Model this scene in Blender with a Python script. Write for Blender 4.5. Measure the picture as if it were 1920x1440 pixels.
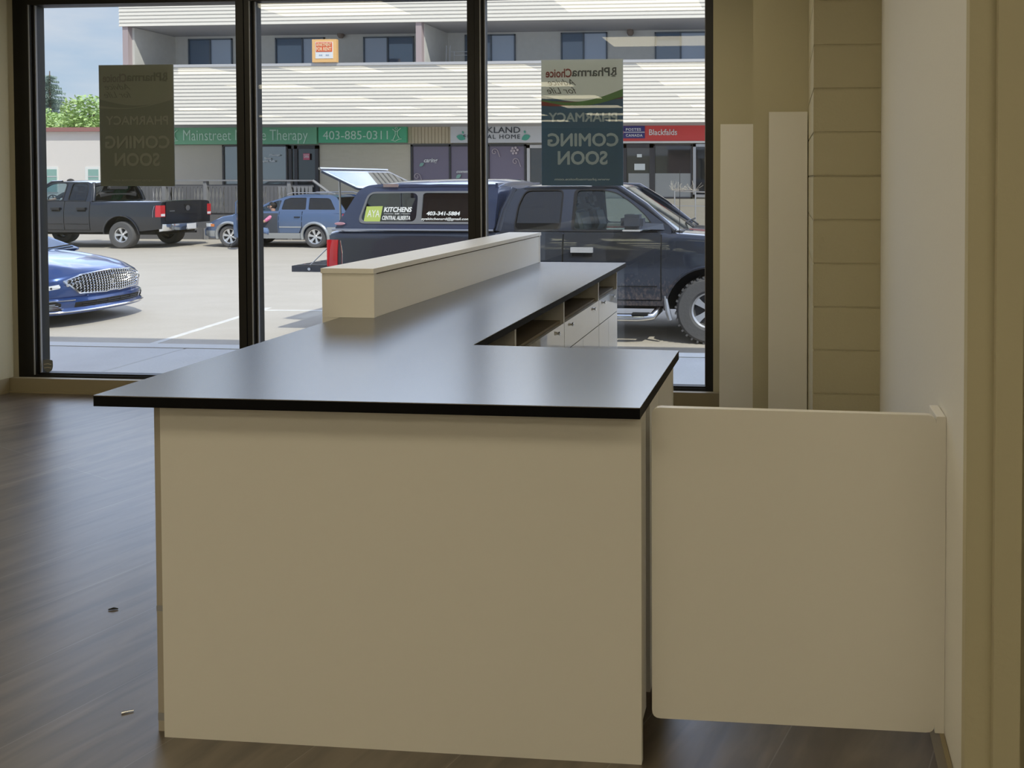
import bpy, bmesh, math, random
from mathutils import Vector, Matrix, Euler
from mathutils.geometry import tessellate_polygon
S = bpy.context.scene
for o in list(bpy.data.objects): bpy.data.objects.remove(o)
C = S.collection
PI = math.pi
# ------------------------------------------------------------ camera
cam_data = bpy.data.cameras.new('camera'); cam = bpy.data.objects.new('camera', cam_data); C.objects.link(cam)
cam_data.sensor_fit = 'HORIZONTAL'; cam_data.sensor_width = 36; cam_data.lens = 1442 / 1920 * 36
cam_data.shift_x = (960 - 1366) / 1920; cam_data.shift_y = (366 - 720) / 1920
cam_data.clip_start = .05; cam_data.clip_end = 400
YAW, PITCH, ROLL = -.075, .0208, -.0007
fw = Vector((math.sin(YAW)*math.cos(PITCH), math.cos(YAW)*math.cos(PITCH), -math.sin(PITCH)))
rt = Vector((math.cos(YAW), -math.sin(YAW), 0)); dn = fw.cross(rt)
r2 = rt*math.cos(ROLL) + dn*math.sin(ROLL); d2 = -rt*math.sin(ROLL) + dn*math.cos(ROLL)
m = Matrix((r2, -d2, -fw)).transposed().to_4x4(); m.translation = (0, 0, 1.5)
cam.matrix_world = m; S.camera = cam
# ------------------------------------------------------------ world: blue sky with white clouds
SKY_STRENGTH = .95; SKY_BAND_GAIN = 3.0
w = bpy.data.worlds.new('sky'); S.world = w; w.use_nodes = True
n = w.node_tree.nodes; l = w.node_tree.links; n.clear()
tc = n.new('ShaderNodeTexCoord'); sep = n.new('ShaderNodeSeparateXYZ'); l.new(tc.outputs['Generated'], sep.inputs[0])
mr = n.new('ShaderNodeMapRange'); l.new(sep.outputs['Z'], mr.inputs['Value']); mr.inputs['From Min'].default_value = 0; mr.inputs['From Max'].default_value = .6
ramp = n.new('ShaderNodeValToRGB'); l.new(mr.outputs[0], ramp.inputs[0])
ramp.color_ramp.elements[0].color = (.60, .73, .88, 1); ramp.color_ramp.elements[1].color = (.42, .54, .90, 1)
mp = n.new('ShaderNodeMapping'); mp.inputs['Scale'].default_value = (1, 1, 3.2); mp.inputs['Location'].default_value = (.35, .1, .1); l.new(tc.outputs['Generated'], mp.inputs[0])
no = n.new('ShaderNodeTexNoise'); no.inputs['Scale'].default_value = 3.2; no.inputs['Detail'].default_value = 6; no.inputs['Roughness'].default_value = .55; l.new(mp.outputs[0], no.inputs[0])
cr = n.new('ShaderNodeValToRGB'); cr.color_ramp.elements[0].position = .43; cr.color_ramp.elements[1].position = .62; l.new(no.outputs[0], cr.inputs[0])
mx = n.new('ShaderNodeMixRGB'); l.new(cr.outputs[0], mx.inputs[0]); l.new(ramp.outputs[0], mx.inputs[1]); mx.inputs[2].default_value = (.84, .855, .94, 1)
# added bright sky band above the view, boosted to light floor and worktop
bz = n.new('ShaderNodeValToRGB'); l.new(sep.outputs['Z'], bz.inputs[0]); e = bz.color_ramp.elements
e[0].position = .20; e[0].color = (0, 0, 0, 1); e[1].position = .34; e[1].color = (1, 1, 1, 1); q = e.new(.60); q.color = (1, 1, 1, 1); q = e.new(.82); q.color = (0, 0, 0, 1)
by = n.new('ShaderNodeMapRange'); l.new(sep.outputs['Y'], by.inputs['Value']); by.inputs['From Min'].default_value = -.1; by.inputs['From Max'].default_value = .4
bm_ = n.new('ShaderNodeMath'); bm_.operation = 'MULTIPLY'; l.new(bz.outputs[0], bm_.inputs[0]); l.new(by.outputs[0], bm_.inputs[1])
bs = n.new('ShaderNodeMath'); bs.operation = 'MULTIPLY_ADD'; l.new(bm_.outputs[0], bs.inputs[0]); bs.inputs[1].default_value = SKY_BAND_GAIN; bs.inputs[2].default_value = SKY_STRENGTH
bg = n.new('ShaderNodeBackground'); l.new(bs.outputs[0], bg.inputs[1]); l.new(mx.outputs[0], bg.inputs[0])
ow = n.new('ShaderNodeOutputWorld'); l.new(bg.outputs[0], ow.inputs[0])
# ------------------------------------------------------------ sun, high over our own roof, from the right
sd = bpy.data.lights.new('sun', 'SUN'); sd.energy = 3.6; sd.color = (1, .94, .84); sd.angle = .009
sun = bpy.data.objects.new('sun', sd); C.objects.link(sun)
sun.rotation_euler = Vector((-.467, .42, -.778)).to_track_quat('-Z', 'Y').to_euler(); sun.location = (30, -20, 30)
# ------------------------------------------------------------ view
S.view_settings.view_transform = 'Standard'; S.view_settings.look = 'None'
S.view_settings.exposure = 0; S.view_settings.gamma = 1
TROFFER = 4.7
# ============================================================ helpers
def mat(name, col, rough=.5, metal=0, spec=.5, coat=0, bump=None, noise=None, emit=None, trans=None, ior=None):
    """procedural principled material; noise = (scale, amount, second colour, stretch), bump = (scale, strength)"""
    M = bpy.data.materials.new(name); M.use_nodes = True; N = M.node_tree.nodes; L = M.node_tree.links
    P = N['Principled BSDF']
    P.inputs['Base Color'].default_value = (*col, 1); P.inputs['Roughness'].default_value = rough
    P.inputs['Metallic'].default_value = metal; P.inputs['Specular IOR Level'].default_value = spec
    if ior: P.inputs['IOR'].default_value = ior
    if coat: P.inputs['Coat Weight'].default_value = coat; P.inputs['Coat Roughness'].default_value = .04
    if emit: P.inputs['Emission Color'].default_value = (*emit[:3], 1); P.inputs['Emission Strength'].default_value = emit[3]
    T = N.new('ShaderNodeTexCoord')
    if noise:
        sc, amt, c2, st = noise
        mpn = N.new('ShaderNodeMapping'); mpn.inputs['Scale'].default_value = st; L.new(T.outputs['Object'], mpn.inputs[0])
        nz = N.new('ShaderNodeTexNoise'); nz.inputs['Scale'].default_value = sc; nz.inputs['Detail'].default_value = 5; L.new(mpn.outputs[0], nz.inputs[0])
        rp = N.new('ShaderNodeValToRGB'); rp.color_ramp.elements[0].position = .5 - amt/2; rp.color_ramp.elements[1].position = .5 + amt/2
        rp.color_ramp.elements[0].color = (*col, 1); rp.color_ramp.elements[1].color = (*c2, 1)
        L.new(nz.outputs[0], rp.inputs[0]); L.new(rp.outputs[0], P.inputs['Base Color'])
    if bump:
        nb = N.new('ShaderNodeTexNoise'); nb.inputs['Scale'].default_value = bump[0]; nb.inputs['Detail'].default_value = 4; L.new(T.outputs['Object'], nb.inputs[0])
        bp = N.new('ShaderNodeBump'); bp.inputs['Strength'].default_value = bump[1]; bp.inputs['Distance'].default_value = .02
        L.new(nb.outputs[0], bp.inputs['Height']); L.new(bp.outputs[0], P.inputs['Normal'])
    return M
def glass(name, tint, base=.04, rough=0.0, dark=None):
    """thin pane: see-through with Schlick reflection on both faces"""
    M = bpy.data.materials.new(name); M.use_nodes = True; N = M.node_tree.nodes; L = M.node_tree.links; N.clear()
    g = N.new('ShaderNodeNewGeometry'); d = N.new('ShaderNodeVectorMath'); d.operation = 'DOT_PRODUCT'
    L.new(g.outputs['Incoming'], d.inputs[0]); L.new(g.outputs['Normal'], d.inputs[1])
    def ma(op, a, b=None):
        q = N.new('ShaderNodeMath'); q.operation = op
        for i, v in enumerate((a, b)):
            if v is None: continue
            if isinstance(v, (int, float)): q.inputs[i].default_value = v
            else: L.new(v, q.inputs[i])
        return q.outputs[0]
    f = ma('ADD', ma('MULTIPLY', ma('POWER', ma('SUBTRACT', 1, ma('ABSOLUTE', d.outputs['Value'])), 5), 1-base), base)
    tr = N.new('ShaderNodeBsdfTransparent'); tr.inputs[0].default_value = (*tint, 1)
    gl = N.new('ShaderNodeBsdfGlossy'); gl.inputs['Roughness'].default_value = rough
    a = tr.outputs[0]
    if dark:
        df = N.new('ShaderNodeBsdfDiffuse'); df.inputs[0].default_value = (*dark[:3], 1)
        m0 = N.new('ShaderNodeMixShader'); m0.inputs[0].default_value = dark[3]; L.new(a, m0.inputs[1]); L.new(df.outputs[0], m0.inputs[2]); a = m0.outputs[0]
    mxs = N.new('ShaderNodeMixShader'); L.new(f, mxs.inputs[0]); L.new(a, mxs.inputs[1]); L.new(gl.outputs[0], mxs.inputs[2])
    o = N.new('ShaderNodeOutputMaterial'); L.new(mxs.outputs[0], o.inputs[0]); return M
def lin(r, g, b):
    f = lambda c: c/255/12.92 if c/255 <= .04045 else ((c/255+.055)/1.055)**2.4
    return (f(r), f(g), f(b))
def link(name, me, m=None, parent=None, smooth=None):
    o = bpy.data.objects.new(name, me); C.objects.link(o)
    if m is not None:
        for q in (m if isinstance(m, (list, tuple)) else [m]): me.materials.append(q)
    if parent: o.parent = parent
    if smooth:
        me.shade_smooth(); me.set_sharp_from_angle(angle=math.radians(smooth))
    return o
def build(name, bm, m=None, parent=None, bevel=0, smooth=None, seg=2):
    if bevel:
        es = [e for e in bm.edges if len(e.link_faces) == 2 and e.calc_face_angle(0) > .6]
        bmesh.ops.bevel(bm, geom=es, offset=bevel, segments=seg, profile=.6, affect='EDGES', clamp_overlap=True)
    bmesh.ops.recalc_face_normals(bm, faces=bm.faces)
    me = bpy.data.meshes.new(name); bm.to_mesh(me); bm.free()
    return link(name, me, m, parent, smooth)
def tag(o, label, cat, group=None, kind=None):
    o['label'] = label; o['category'] = cat
    if group: o['group'] = group
    if kind: o['kind'] = kind
    return o
def struct(o): o['kind'] = 'structure'; return o
def empty(name, loc=(0, 0, 0), rz=0, label=None, cat=None, group=None):
    o = bpy.data.objects.new(name, None); C.objects.link(o); o.location = loc; o.rotation_euler = (0, 0, rz); o.empty_display_size = .1
    if label: tag(o, label, cat, group)
    return o
def abox(bm, x0, x1, y0, y1, z0, z1):
    v = [bm.verts.new((x, y, z)) for x in (x0, x1) for y in (y0, y1) for z in (z0, z1)]
    for q in ((0,1,3,2),(4,6,7,5),(0,4,5,1),(2,3,7,6),(0,2,6,4),(1,5,7,3)): bm.faces.new([v[i] for i in q])
    return bm
def box(name, x0, x1, y0, y1, z0, z1, m, parent=None, bevel=0, smooth=None):
    return build(name, abox(bmesh.new(), x0, x1, y0, y1, z0, z1), m, parent, bevel, smooth)
def xf(bm, M, vs=None):
    bmesh.ops.transform(bm, matrix=M, verts=vs or bm.verts); return bm
def tube(bm, pts, r, seg=8, cap=True):
    """swept round bar through pts; r may be a list"""
    pts = [Vector(p) for p in pts]; rings = []
    rr = r if isinstance(r, (list, tuple)) else [r]*len(pts)
    up = None
    for i, p in enumerate(pts):
        t = (pts[min(i+1, len(pts)-1)] - pts[max(i-1, 0)]).normalized()
        if up is None: up = Vector((0, 0, 1)) if abs(t.z) < .9 else Vector((1, 0, 0))
        a = t.cross(up).normalized(); b = a.cross(t).normalized(); up = b
        rings.append([bm.verts.new(p + (a*math.cos(2*PI*k/seg) + b*math.sin(2*PI*k/seg))*rr[i]) for k in range(seg)])
    for A_, B_ in zip(rings, rings[1:]):
        for k in range(seg): bm.faces.new((A_[k], A_[(k+1) % seg], B_[(k+1) % seg], B_[k]))
    if cap: bm.faces.new(rings[0]); bm.faces.new(rings[-1][::-1])
    return bm
def lathe(bm, prof, seg=32, axis='Y', close=False):
    """prof = [(radius, along)]"""
    rings = []
    for r, h in prof:
        ring = []
        for k in range(seg):
            c, s = r*math.cos(2*PI*k/seg), r*math.sin(2*PI*k/seg)
            ring.append(bm.verts.new((c, h, s) if axis == 'Y' else (c, s, h)))
        rings.append(ring)
    pr = list(zip(rings, rings[1:])) + ([(rings[-1], rings[0])] if close else [])
    for A_, B_ in pr:
        for k in range(seg): bm.faces.new((A_[k], A_[(k+1) % seg], B_[(k+1) % seg], B_[k]))
    return bm
def rpoly(pts, r, n=4):
    """round the corners of a polygon"""
    out = []; N_ = len(pts)
    for i in range(N_):
        p = Vector(pts[i]); a = Vector(pts[i-1]); b = Vector(pts[(i+1) % N_])
        ra = min(r, (a-p).length*.45, (b-p).length*.45); q0 = p + (a-p).normalized()*ra; q1 = p + (b-p).normalized()*ra
        for k in range(n+1):
            t = k/n; out.append(tuple(q0*(1-t)**2 + p*2*t*(1-t) + q1*t*t))
    return out
def plate(name, outer, holes, thick, fn, m, parent=None, smooth=None):
    """flat piece with holes; fn(u, v, d) maps outline coordinates and depth (0 or thick) to 3-D"""
    loops = [outer] + list(holes); flat = [p for lp in loops for p in lp]
    tris = tessellate_polygon([[Vector((p[0], p[1], 0)) for p in lp] for lp in loops])
    bm = bmesh.new(); F = [bm.verts.new(fn(p[0], p[1], 0)) for p in flat]; B = [bm.verts.new(fn(p[0], p[1], thick)) for p in flat]
    for t in tris:
        try: bm.faces.new([F[i] for i in t]); bm.faces.new([B[i] for i in reversed(t)])
        except ValueError: pass
    k = 0
    for lp in loops:
        for i in range(len(lp)):
            a, b = k+i, k+(i+1) % len(lp)
            try: bm.faces.new((F[a], F[b], B[b], B[a]))
            except ValueError: pass
        k += len(lp)
    return build(name, bm, m, parent, 0, smooth)
def xz(y0): return lambda u, v, d: (u, y0 + d, v)
def text(name, s, x0, x1, z0, z1, y, m, parent=None, mirror=False, bold=0, shear=0, thick=.002, spacing=1, z_rot=None):
    """lettering fitted to a box standing in an XZ plane at depth y, read from -Y (or mirrored)"""
    cu = bpy.data.curves.new(name, 'FONT'); cu.body = s; thick_m = bold > 0 and 'M' in s; cu.offset = 0 if thick_m else bold; cu.shear = shear; cu.space_character = spacing
    cu.align_x = 'LEFT'; cu.extrude = .001; cu.resolution_u = 3; cu.space_line = .92
    if '\n' in s: cu.align_x = 'CENTER'
    t = bpy.data.objects.new(name, cu); C.objects.link(t)
    dg = bpy.context.evaluated_depsgraph_get(); me = bpy.data.meshes.new_from_object(t.evaluated_get(dg))
    bpy.data.objects.remove(t); bpy.data.curves.remove(cu)
    if thick_m:                    # embolden by overlaying shifted copies (an outline offset breaks the M)
        q = bmesh.new()
        for k, (sx, sy) in enumerate(((0, 0), (1, 0), (-1, 0), (0, 1), (0, -1))):
            t2 = me.copy()
            for v in t2.vertices: v.co = (v.co.x+sx*bold, v.co.y+sy*bold, v.co.z+(k+1)*.0001*(1 if v.co.z > 0 else -1))
            q.from_mesh(t2); bpy.data.meshes.remove(t2)
        q.to_mesh(me); q.free()
    X = [v.co.x for v in me.vertices]; Y = [v.co.y for v in me.vertices]
    a, b, c, d = min(X), max(X), min(Y), max(Y)
    for v in me.vertices:
        u = (v.co.x-a)/(b-a); q = (v.co.y-c)/(d-c); u = 1-u if mirror else u
        e = -v.co.z+.0015 if v.co.z > 0 else thick
        v.co = (x0+u*(x1-x0), y+e, z0+q*(z1-z0))
    if mirror: me.flip_normals()
    me.materials.clear(); me.shade_flat(); return link(name, me, m, parent)
# ============================================================ materials
M_wall = mat('wall_paint', (.50, .455, .31), .75, bump=(60, .05))
M_block = mat('painted_block', (.48, .43, .28), .6, bump=(90, .12))
M_white_wall = mat('white_wall_paint', (.74, .72, .67), .6, bump=(80, .03))
M_ceil = mat('ceiling_tile', (.8, .79, .76), .9)
M_white = mat('white_melamine', (.78, .755, .70), .35, spec=.4)
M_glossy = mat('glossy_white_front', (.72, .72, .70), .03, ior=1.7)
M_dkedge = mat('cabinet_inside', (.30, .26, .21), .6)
M_top = mat('charcoal_laminate', (.024, .023, .026), .27, ior=5.0, noise=(30, .5, (.028, .028, .032), (1, 1, 1)))
M_edge = mat('black_edge_band', (.004, .004, .005), .5, spec=.1)
M_frame = mat('dark_bronze_frame', (.012, .011, .010), .45, metal=.2)
M_chrome = mat('chrome', (.82, .83, .85), .12, metal=1)
M_alu = mat('aluminium', (.55, .55, .56), .35, metal=1)
M_gasket = mat('grey_gasket', (.30, .30, .31), .6)
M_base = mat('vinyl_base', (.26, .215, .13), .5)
M_glass = glass('shop_glass', (.95, .975, .97))
M_brick = mat('reddish_brick', (.30, .17, .13), .85, bump=(30, .4), noise=(14, .6, (.42, .30, .24), (1, 1, 2)))
M_dark = mat('black_rubber', (.012, .012, .013), .7)
# floor planks
M_floor = bpy.data.materials.new('vinyl_plank'); M_floor.use_nodes = True
N = M_floor.node_tree.nodes; L = M_floor.node_tree.links; P = N['Principled BSDF']
T = N.new('ShaderNodeTexCoord'); mp = N.new('ShaderNodeMapping'); mp.inputs['Rotation'].default_value = (0, 0, -1.20); L.new(T.outputs['Object'], mp.inputs[0])
br = N.new('ShaderNodeTexBrick'); br.inputs['Scale'].default_value = 1; br.inputs['Brick Width'].default_value = 4.2; br.inputs['Row Height'].default_value = .37
br.inputs['Mortar Size'].default_value = .0018; br.inputs['Color1'].default_value = (.105, .082, .060, 1); br.inputs['Color2'].default_value = (.135, .108, .082, 1); br.inputs['Mortar'].default_value = (.20, .18, .15, 1); L.new(mp.outputs[0], br.inputs[0])  # pale seam colour paints in plank edges catching light
mp2 = N.new('ShaderNodeMapping'); mp2.inputs['Scale'].default_value = (1.8, 8, 1); L.new(mp.outputs[0], mp2.inputs[0])
gn = N.new('ShaderNodeTexNoise'); gn.inputs['Scale'].default_value = 1.6; gn.inputs['Detail'].default_value = 6; gn.inputs['Distortion'].default_value = .6; L.new(mp2.outputs[0], gn.inputs[0])
rp = N.new('ShaderNodeValToRGB'); rp.color_ramp.elements[0].position = .35; rp.color_ramp.elements[0].color = (.55, .52, .50, 1); rp.color_ramp.elements[1].position = .68; rp.color_ramp.elements[1].color = (1.25, 1.25, 1.25, 1); L.new(gn.outputs[0], rp.inputs[0])
mu = N.new('ShaderNodeMixRGB'); mu.blend_type = 'MULTIPLY'; mu.inputs[0].default_value = 1; L.new(br.outputs[0], mu.inputs[1]); L.new(rp.outputs[0], mu.inputs[2]); L.new(mu.outputs[0], P.inputs['Base Color'])
P.inputs['Roughness'].default_value = .33; P.inputs['IOR'].default_value = 2.1
bp = N.new('ShaderNodeBump'); bp.inputs['Strength'].default_value = .18; bp.inputs['Distance'].default_value = .004; L.new(gn.outputs[0], bp.inputs['Height']); L.new(bp.outputs[0], P.inputs['Normal'])
# ============================================================ room shell
GX0, GX1 = -5.341, -.542          # glazed opening
WY = 5.02                         # inner face of the window wall
RX, BY, CZ, LX = 3.6, -12.0, 3.0, -5.45
FX = -14.0                        # the room widens to the left behind the window corner
struct(box('floor', FX-.2, RX+.2, BY-.2, 5.2, -.12, 0, M_floor))
struct(box('ceiling', FX-.2, RX+.2, BY-.2, 5.2, CZ, CZ+.1, M_ceil))
struct(box('wall_left', LX-.2, LX, 3.7, WY, 0, CZ, M_wall)); struct(box('wall_far_left', FX-.2, FX, BY, WY, 0, CZ, M_wall))
struct(box('wall_back', FX, RX, BY-.2, BY, 0, CZ, M_wall))
bm = bmesh.new()                  # wall around the glazed front: both ends, knee strip, head
abox(bm, FX, -5.478, WY, 5.24, 0, CZ); abox(bm, -.478, .44, WY, 5.24, 0, CZ)
abox(bm, -5.478, -.478, WY, 5.24, 0, .062); abox(bm, -5.478, -.478, WY, 5.24, 2.80, CZ)
struct(build('wall_front', bm, M_wall))
# right side: drywall, nook column, block pier, door wall beside the camera
bm = bmesh.new(); prof = [(.40, 1.75)] + [(.40 + .03*0, 1.75)]
v = [(.398, 1.75), (.432, 3.60), (.60, 3.60), (.60, 1.75)]
lo = [bm.verts.new((x, y, 0)) for x, y in v]; hi = [bm.verts.new((x, y, CZ)) for x, y in v]
for i in range(4): bm.faces.new((lo[i], lo[(i+1) % 4], hi[(i+1) % 4], hi[i]))
bm.faces.new(hi); bm.faces.new(lo[::-1])
struct(build('wall_right', bm, M_white_wall, None, .006))
struct(box('wall_nook', -.19, .44, 4.40, WY, 0, CZ, M_wall))
struct(box('wall_far_right', RX, RX+.2, BY, 1.75, 0, CZ, M_wall))
bm = abox(bmesh.new(), .60, RX, 1.75, 1.95, 0, CZ); struct(build('wall_door_side', bm, M_wall))
struct(box('wall_corner', .398, .60, 1.72, 1.75, 0, CZ, M_wall, None, .004))
struct(box('trim_1', .455, .512, 1.700, 1.72, 0, 2.2, M_wall, None, .008, 40))
struct(box('trim_2', .530, .60, 1.690, 1.72, 0, 2.2, M_wall, None, .008, 40))
# block pier: real courses with struck joints
pier = struct(empty('wall_block_pier', (.28, 3.9, 0)))
pier['kind'] = 'structure'
zc = .1 - .0
edges = [0, .105, .307, .507, .710, .910, 1.111, 1.312, 1.515, 1.715, 1.915, 2.114, 2.315, 2.516, 2.717, 2.918, 3.0]
bm = bmesh.new(); abox(bm, .127, .442, 3.563, 4.40, 0, CZ)
for a, b in zip(edges, edges[1:]):
    bb = abox(bmesh.new(), .124, .445, 3.56, 4.398, a+.0015, b-.0015)
    es = list(bb.edges); bmesh.ops.bevel(bb, geom=es, offset=.003, segments=2, affect='EDGES', clamp_overlap=True)
    me_ = bpy.data.meshes.new('t'); bb.to_mesh(me_); bb.free(); bm.from_mesh(me_); bpy.data.meshes.remove(me_)
bpy.data.objects.remove(pier)
struct(build('wall_pier', bm, M_block, None, 0, 30))
# baseboards
def base(name, x0, x1, y0, y1):
    bm = abox(bmesh.new(), x0, x1, y0, y1, 0, .10); abox(bm, x0-(.006 if y1-y0 > 1 else 0), x1+(.006 if y1-y0 > 1 else 0), y0-(.012 if y1-y0 < 1 else 0), y1, 0, .012)
    return struct(build(name, bm, M_base, None, .003, 30))
base('baseboard_front', LX+.008, -.20, 4.982, WY-.001)
base('baseboard_left', LX+.001, LX+.012, 3.7, 4.98)
bm = bmesh.new()
v = [(.384, 1.70), (.418, 3.55), (.428, 3.55), (.396, 1.70)]
lo = [bm.verts.new((x, y, 0)) for x, y in v]; hi = [bm.verts.new((x, y, .10)) for x, y in v]
for i in range(4): bm.faces.new((lo[i], lo[(i+1) % 4], hi[(i+1) % 4], hi[i]))
bm.faces.new(hi); bm.faces.new(lo[::-1]); struct(build('baseboard_right', bm, M_base))
# ------------------------------------------------------------ glazed front: three lights
def window(name, x0, x1, l, r, z0=.10, z1=2.73):
    """x0..x1 clear glass, l / r = frame widths on each side"""
    w = struct(empty(name, ((x0+x1)/2, 5.12, z0)))
    def ch(n_, *a):
        o = box(n_, a[0]-(x0+x1)/2, a[1]-(x0+x1)/2, a[2]-5.12, a[3]-5.12, a[4]-z0, a[5]-z0, a[6], w, .003); return o
    fr = bmesh.new(); mx_, my_ = (x0+x1)/2, 5.12
    for a in ((x0-l, x0, 5.085, 5.19, z0-.04, z1+.09), (x1, x1+r, 5.085, 5.19, z0-.04, z1+.09), (x0, x1, 5.085, 5.19, z0-.04, z0), (x0, x1, 5.085, 5.19, z1, z1+.09),
              (x0-.004, x0+.012, 5.10, 5.14, z0, z1), (x0, x1, 5.10, 5.14, z0, z0+.010)):
        abox(fr, a[0]-mx_, a[1]-mx_, a[2]-my_, a[3]-my_, a[4]-z0, a[5]-z0)
    build('window_frame', fr, M_frame, w, .002)
    ch('glass', x0, x1, 5.118, 5.124, z0, z1, M_glass)
    gk = bmesh.new()
    abox(gk, x0-.010-mx_, x0-.004-mx_, 5.078-my_, 5.085-my_, 0, z1-z0); abox(gk, x0+.012-mx_, x0+.018-mx_, 5.105-my_, 5.117-my_, 0, z1-z0); abox(gk, x1-.006-mx_, x1-mx_, 5.105-my_, 5.117-my_, 0, z1-z0)
    build('gasket', gk, M_gasket, w)
    return w
window('window_1', -5.345, -3.812, .133, .055)
window('window_2', -3.700, -2.160, .050, .050)
window('window_3', -2.060, -.536, .048, .052)
# ------------------------------------------------------------ our own building outside
struct(box('roof_overhang', -7.5, 4.5, 5.24, 6.25, 3.35, 5.03, mat('pale_grey_fascia', (.62, .64, .68), .6)))
bm = abox(bmesh.new(), -7.5, 4.5, 4.9, 5.24, 3.1, 5.03); struct(build('wall_parapet', bm, bpy.data.materials['pale_grey_fascia']))
bm = abox(bmesh.new(), -7.5, -5.62, 5.241, 5.45, -.55, 3.35); 
struct(build('wall_outside', bm, M_brick))
bm = abox(bmesh.new(), -.50, 4.5, 5.241, 5.45, -.55, 3.35); abox(bm, -5.62, -.50, 5.241, 5.45, 2.83, 3.35); struct(build('wall_outside_right', bm, bpy.data.materials['pale_grey_fascia']))
# ============================================================ reception counter
H = .94
t = empty('worktop', (-1.1, 3.4, H-.028), 0, 'L-shaped charcoal laminate worktop with black edge on the white counter', 'worktop')
out = [(-1.785, 1.848), (-.356, 1.849), (-.349, 2.482), (-1.053, 2.511), (-1.070, 5.075), (-1.80, 5.075), (-1.797, 2.84)]
def flat_z(z0): return lambda u, v, d: (u+1.1, v-3.4, z0+d)
plate('surface', out, [], .002, flat_z(.0265), M_top, t)
plate('edge_band', out, [], .0262, flat_z(0), M_edge, t)
# peninsula cabinet under the short leg
t = empty('counter_cabinet', (-1.02, 2.2, 0), 0, 'white counter end cabinet with large plain front panel facing the camera', 'cabinet')
def cb(name, x0, x1, y0, y1, z0, z1, m=M_white, par=None, cx_=-1.02, cy_=2.2, bev=.0015): return box(name, x0-cx_, x1-cx_, y0-cy_, y1-cy_, z0, z1, m, par, bev)
cb('front_panel', -1.663, -.366, 1.917, 1.935, 0, .911, par=t)
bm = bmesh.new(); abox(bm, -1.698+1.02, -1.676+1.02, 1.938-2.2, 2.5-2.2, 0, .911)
build('side_panel', bm, mat('brown_board', (.42, .38, .31), .5), t, .0015)  # side board, browner and darker than the white panels
cb('side_panel', -.385, -.367, 2.462, 2.48, 0, .911, par=t)
for a in ((1.00, .10), (1.36-1.0, .028)): pass
for z_ in ((.33, .345), (.03, .05)):
    build('tape', abox(bmesh.new(), -.678, -.656, -.2635, -.262, *z_), M_gasket, t)
cb('filler_strip', -.386, -.368, 1.937, 1.992, .098, .905, par=t); cb('gap_shade_strip', -.3868, -.3858, 1.992, 2.052, .098, .905, M_dark, t, bev=0); cb('door', -.386, -.368, 2.052, 2.20, .098, .905, par=t); cb('door', -.386, -.368, 2.204, 2.458, .098, .905, par=t)  # black strip set in to show the shade of the gap
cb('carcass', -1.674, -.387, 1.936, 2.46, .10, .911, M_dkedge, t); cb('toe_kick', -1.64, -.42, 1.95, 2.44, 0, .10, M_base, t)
# run of base units towards the window
ys = [2.50, 3.094, 3.792, 4.508, 5.004]
names = ['base unit of the white counter nearest the camera, behind the worktop corner', 'white base unit of the long counter, second from the worktop corner',
         'white base unit of the long counter, third from the worktop corner', 'white base unit at the window end of the long counter']
for i, (a, b) in enumerate(zip(ys, ys[1:])):
    cx_, cy_ = -1.4, (a+b)/2
    t = empty('base_unit', (cx_, cy_, 0), 0, names[i], 'cabinet', 'base units with open shelf above drawer fronts')
    def q(n_, *s, m=M_white, bev=.001): return box(n_, s[0]-cx_, s[1]-cx_, s[2]-cy_, s[3]-cy_, s[4], s[5], m, t, bev)
    fx = -1.115
    bm = bmesh.new()
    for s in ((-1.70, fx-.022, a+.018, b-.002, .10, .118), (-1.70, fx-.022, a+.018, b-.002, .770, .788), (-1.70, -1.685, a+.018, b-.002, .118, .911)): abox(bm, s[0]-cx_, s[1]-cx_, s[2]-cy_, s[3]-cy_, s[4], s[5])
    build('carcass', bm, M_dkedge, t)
    q('side_panel', -1.70, fx-.004, a, a+.017, .0, .911)
    if i == 3: q('side_panel', -1.70, fx-.002, b-.001, b+.009, .0, .911)
    d = q('drawer_front', fx-.018, fx, a+.003, b-.003, .63, .775, m=M_glossy)
    for k in (0, 1):
        kk = bmesh.new(); lathe(kk, [(0, 0), (.006, 0), (.006, .006), (.010, .008), (.010, .013), (0, .014)], 10, 'Z')
        xf(kk, Matrix.Translation((fx-cx_, (a+.12 if k else b-.12)-cy_, .745)) @ Matrix.Rotation(PI/2, 4, 'Y')); build('cover_cap', kk, M_chrome, d)
    mid = (a+b)/2
    q('door', fx-.018, fx, a+.003, mid-.0015, .11, .625, m=M_glossy); q('door', fx-.018, fx, mid+.0015, b-.003, .11, .625, m=M_glossy)
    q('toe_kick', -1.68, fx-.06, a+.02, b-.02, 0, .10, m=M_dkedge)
# raised ledge on the customer side
t = empty('counter_ledge', (-1.76, 4.0, 0), 0, 'raised white ledge box along the customer side of the counter', 'counter ledge')
def g(n_, *s, m=M_white, bev=.0015): return box(n_, s[0]+1.76, s[1]+1.76, s[2]-4.0, s[3]-4.0, s[4], s[5], m, t, bev)
g('ledge_top', -1.872, -1.650, 2.962, 5.078, 1.120, 1.140); g('end_panel', -1.870, -1.652, 2.968, 2.986, .941, 1.119)
g('front_panel', -1.870, -1.852, 2.988, 5.014, 0, 1.119); g('inner_panel', -1.674, -1.656, 2.988, 5.052, .941, 1.114); g('end_panel', -1.851, -1.654, 5.054, 5.07, .941, 1.119)
g('lower_panel', -1.870, -1.803, 2.968, 2.986, 0, .94)
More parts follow.
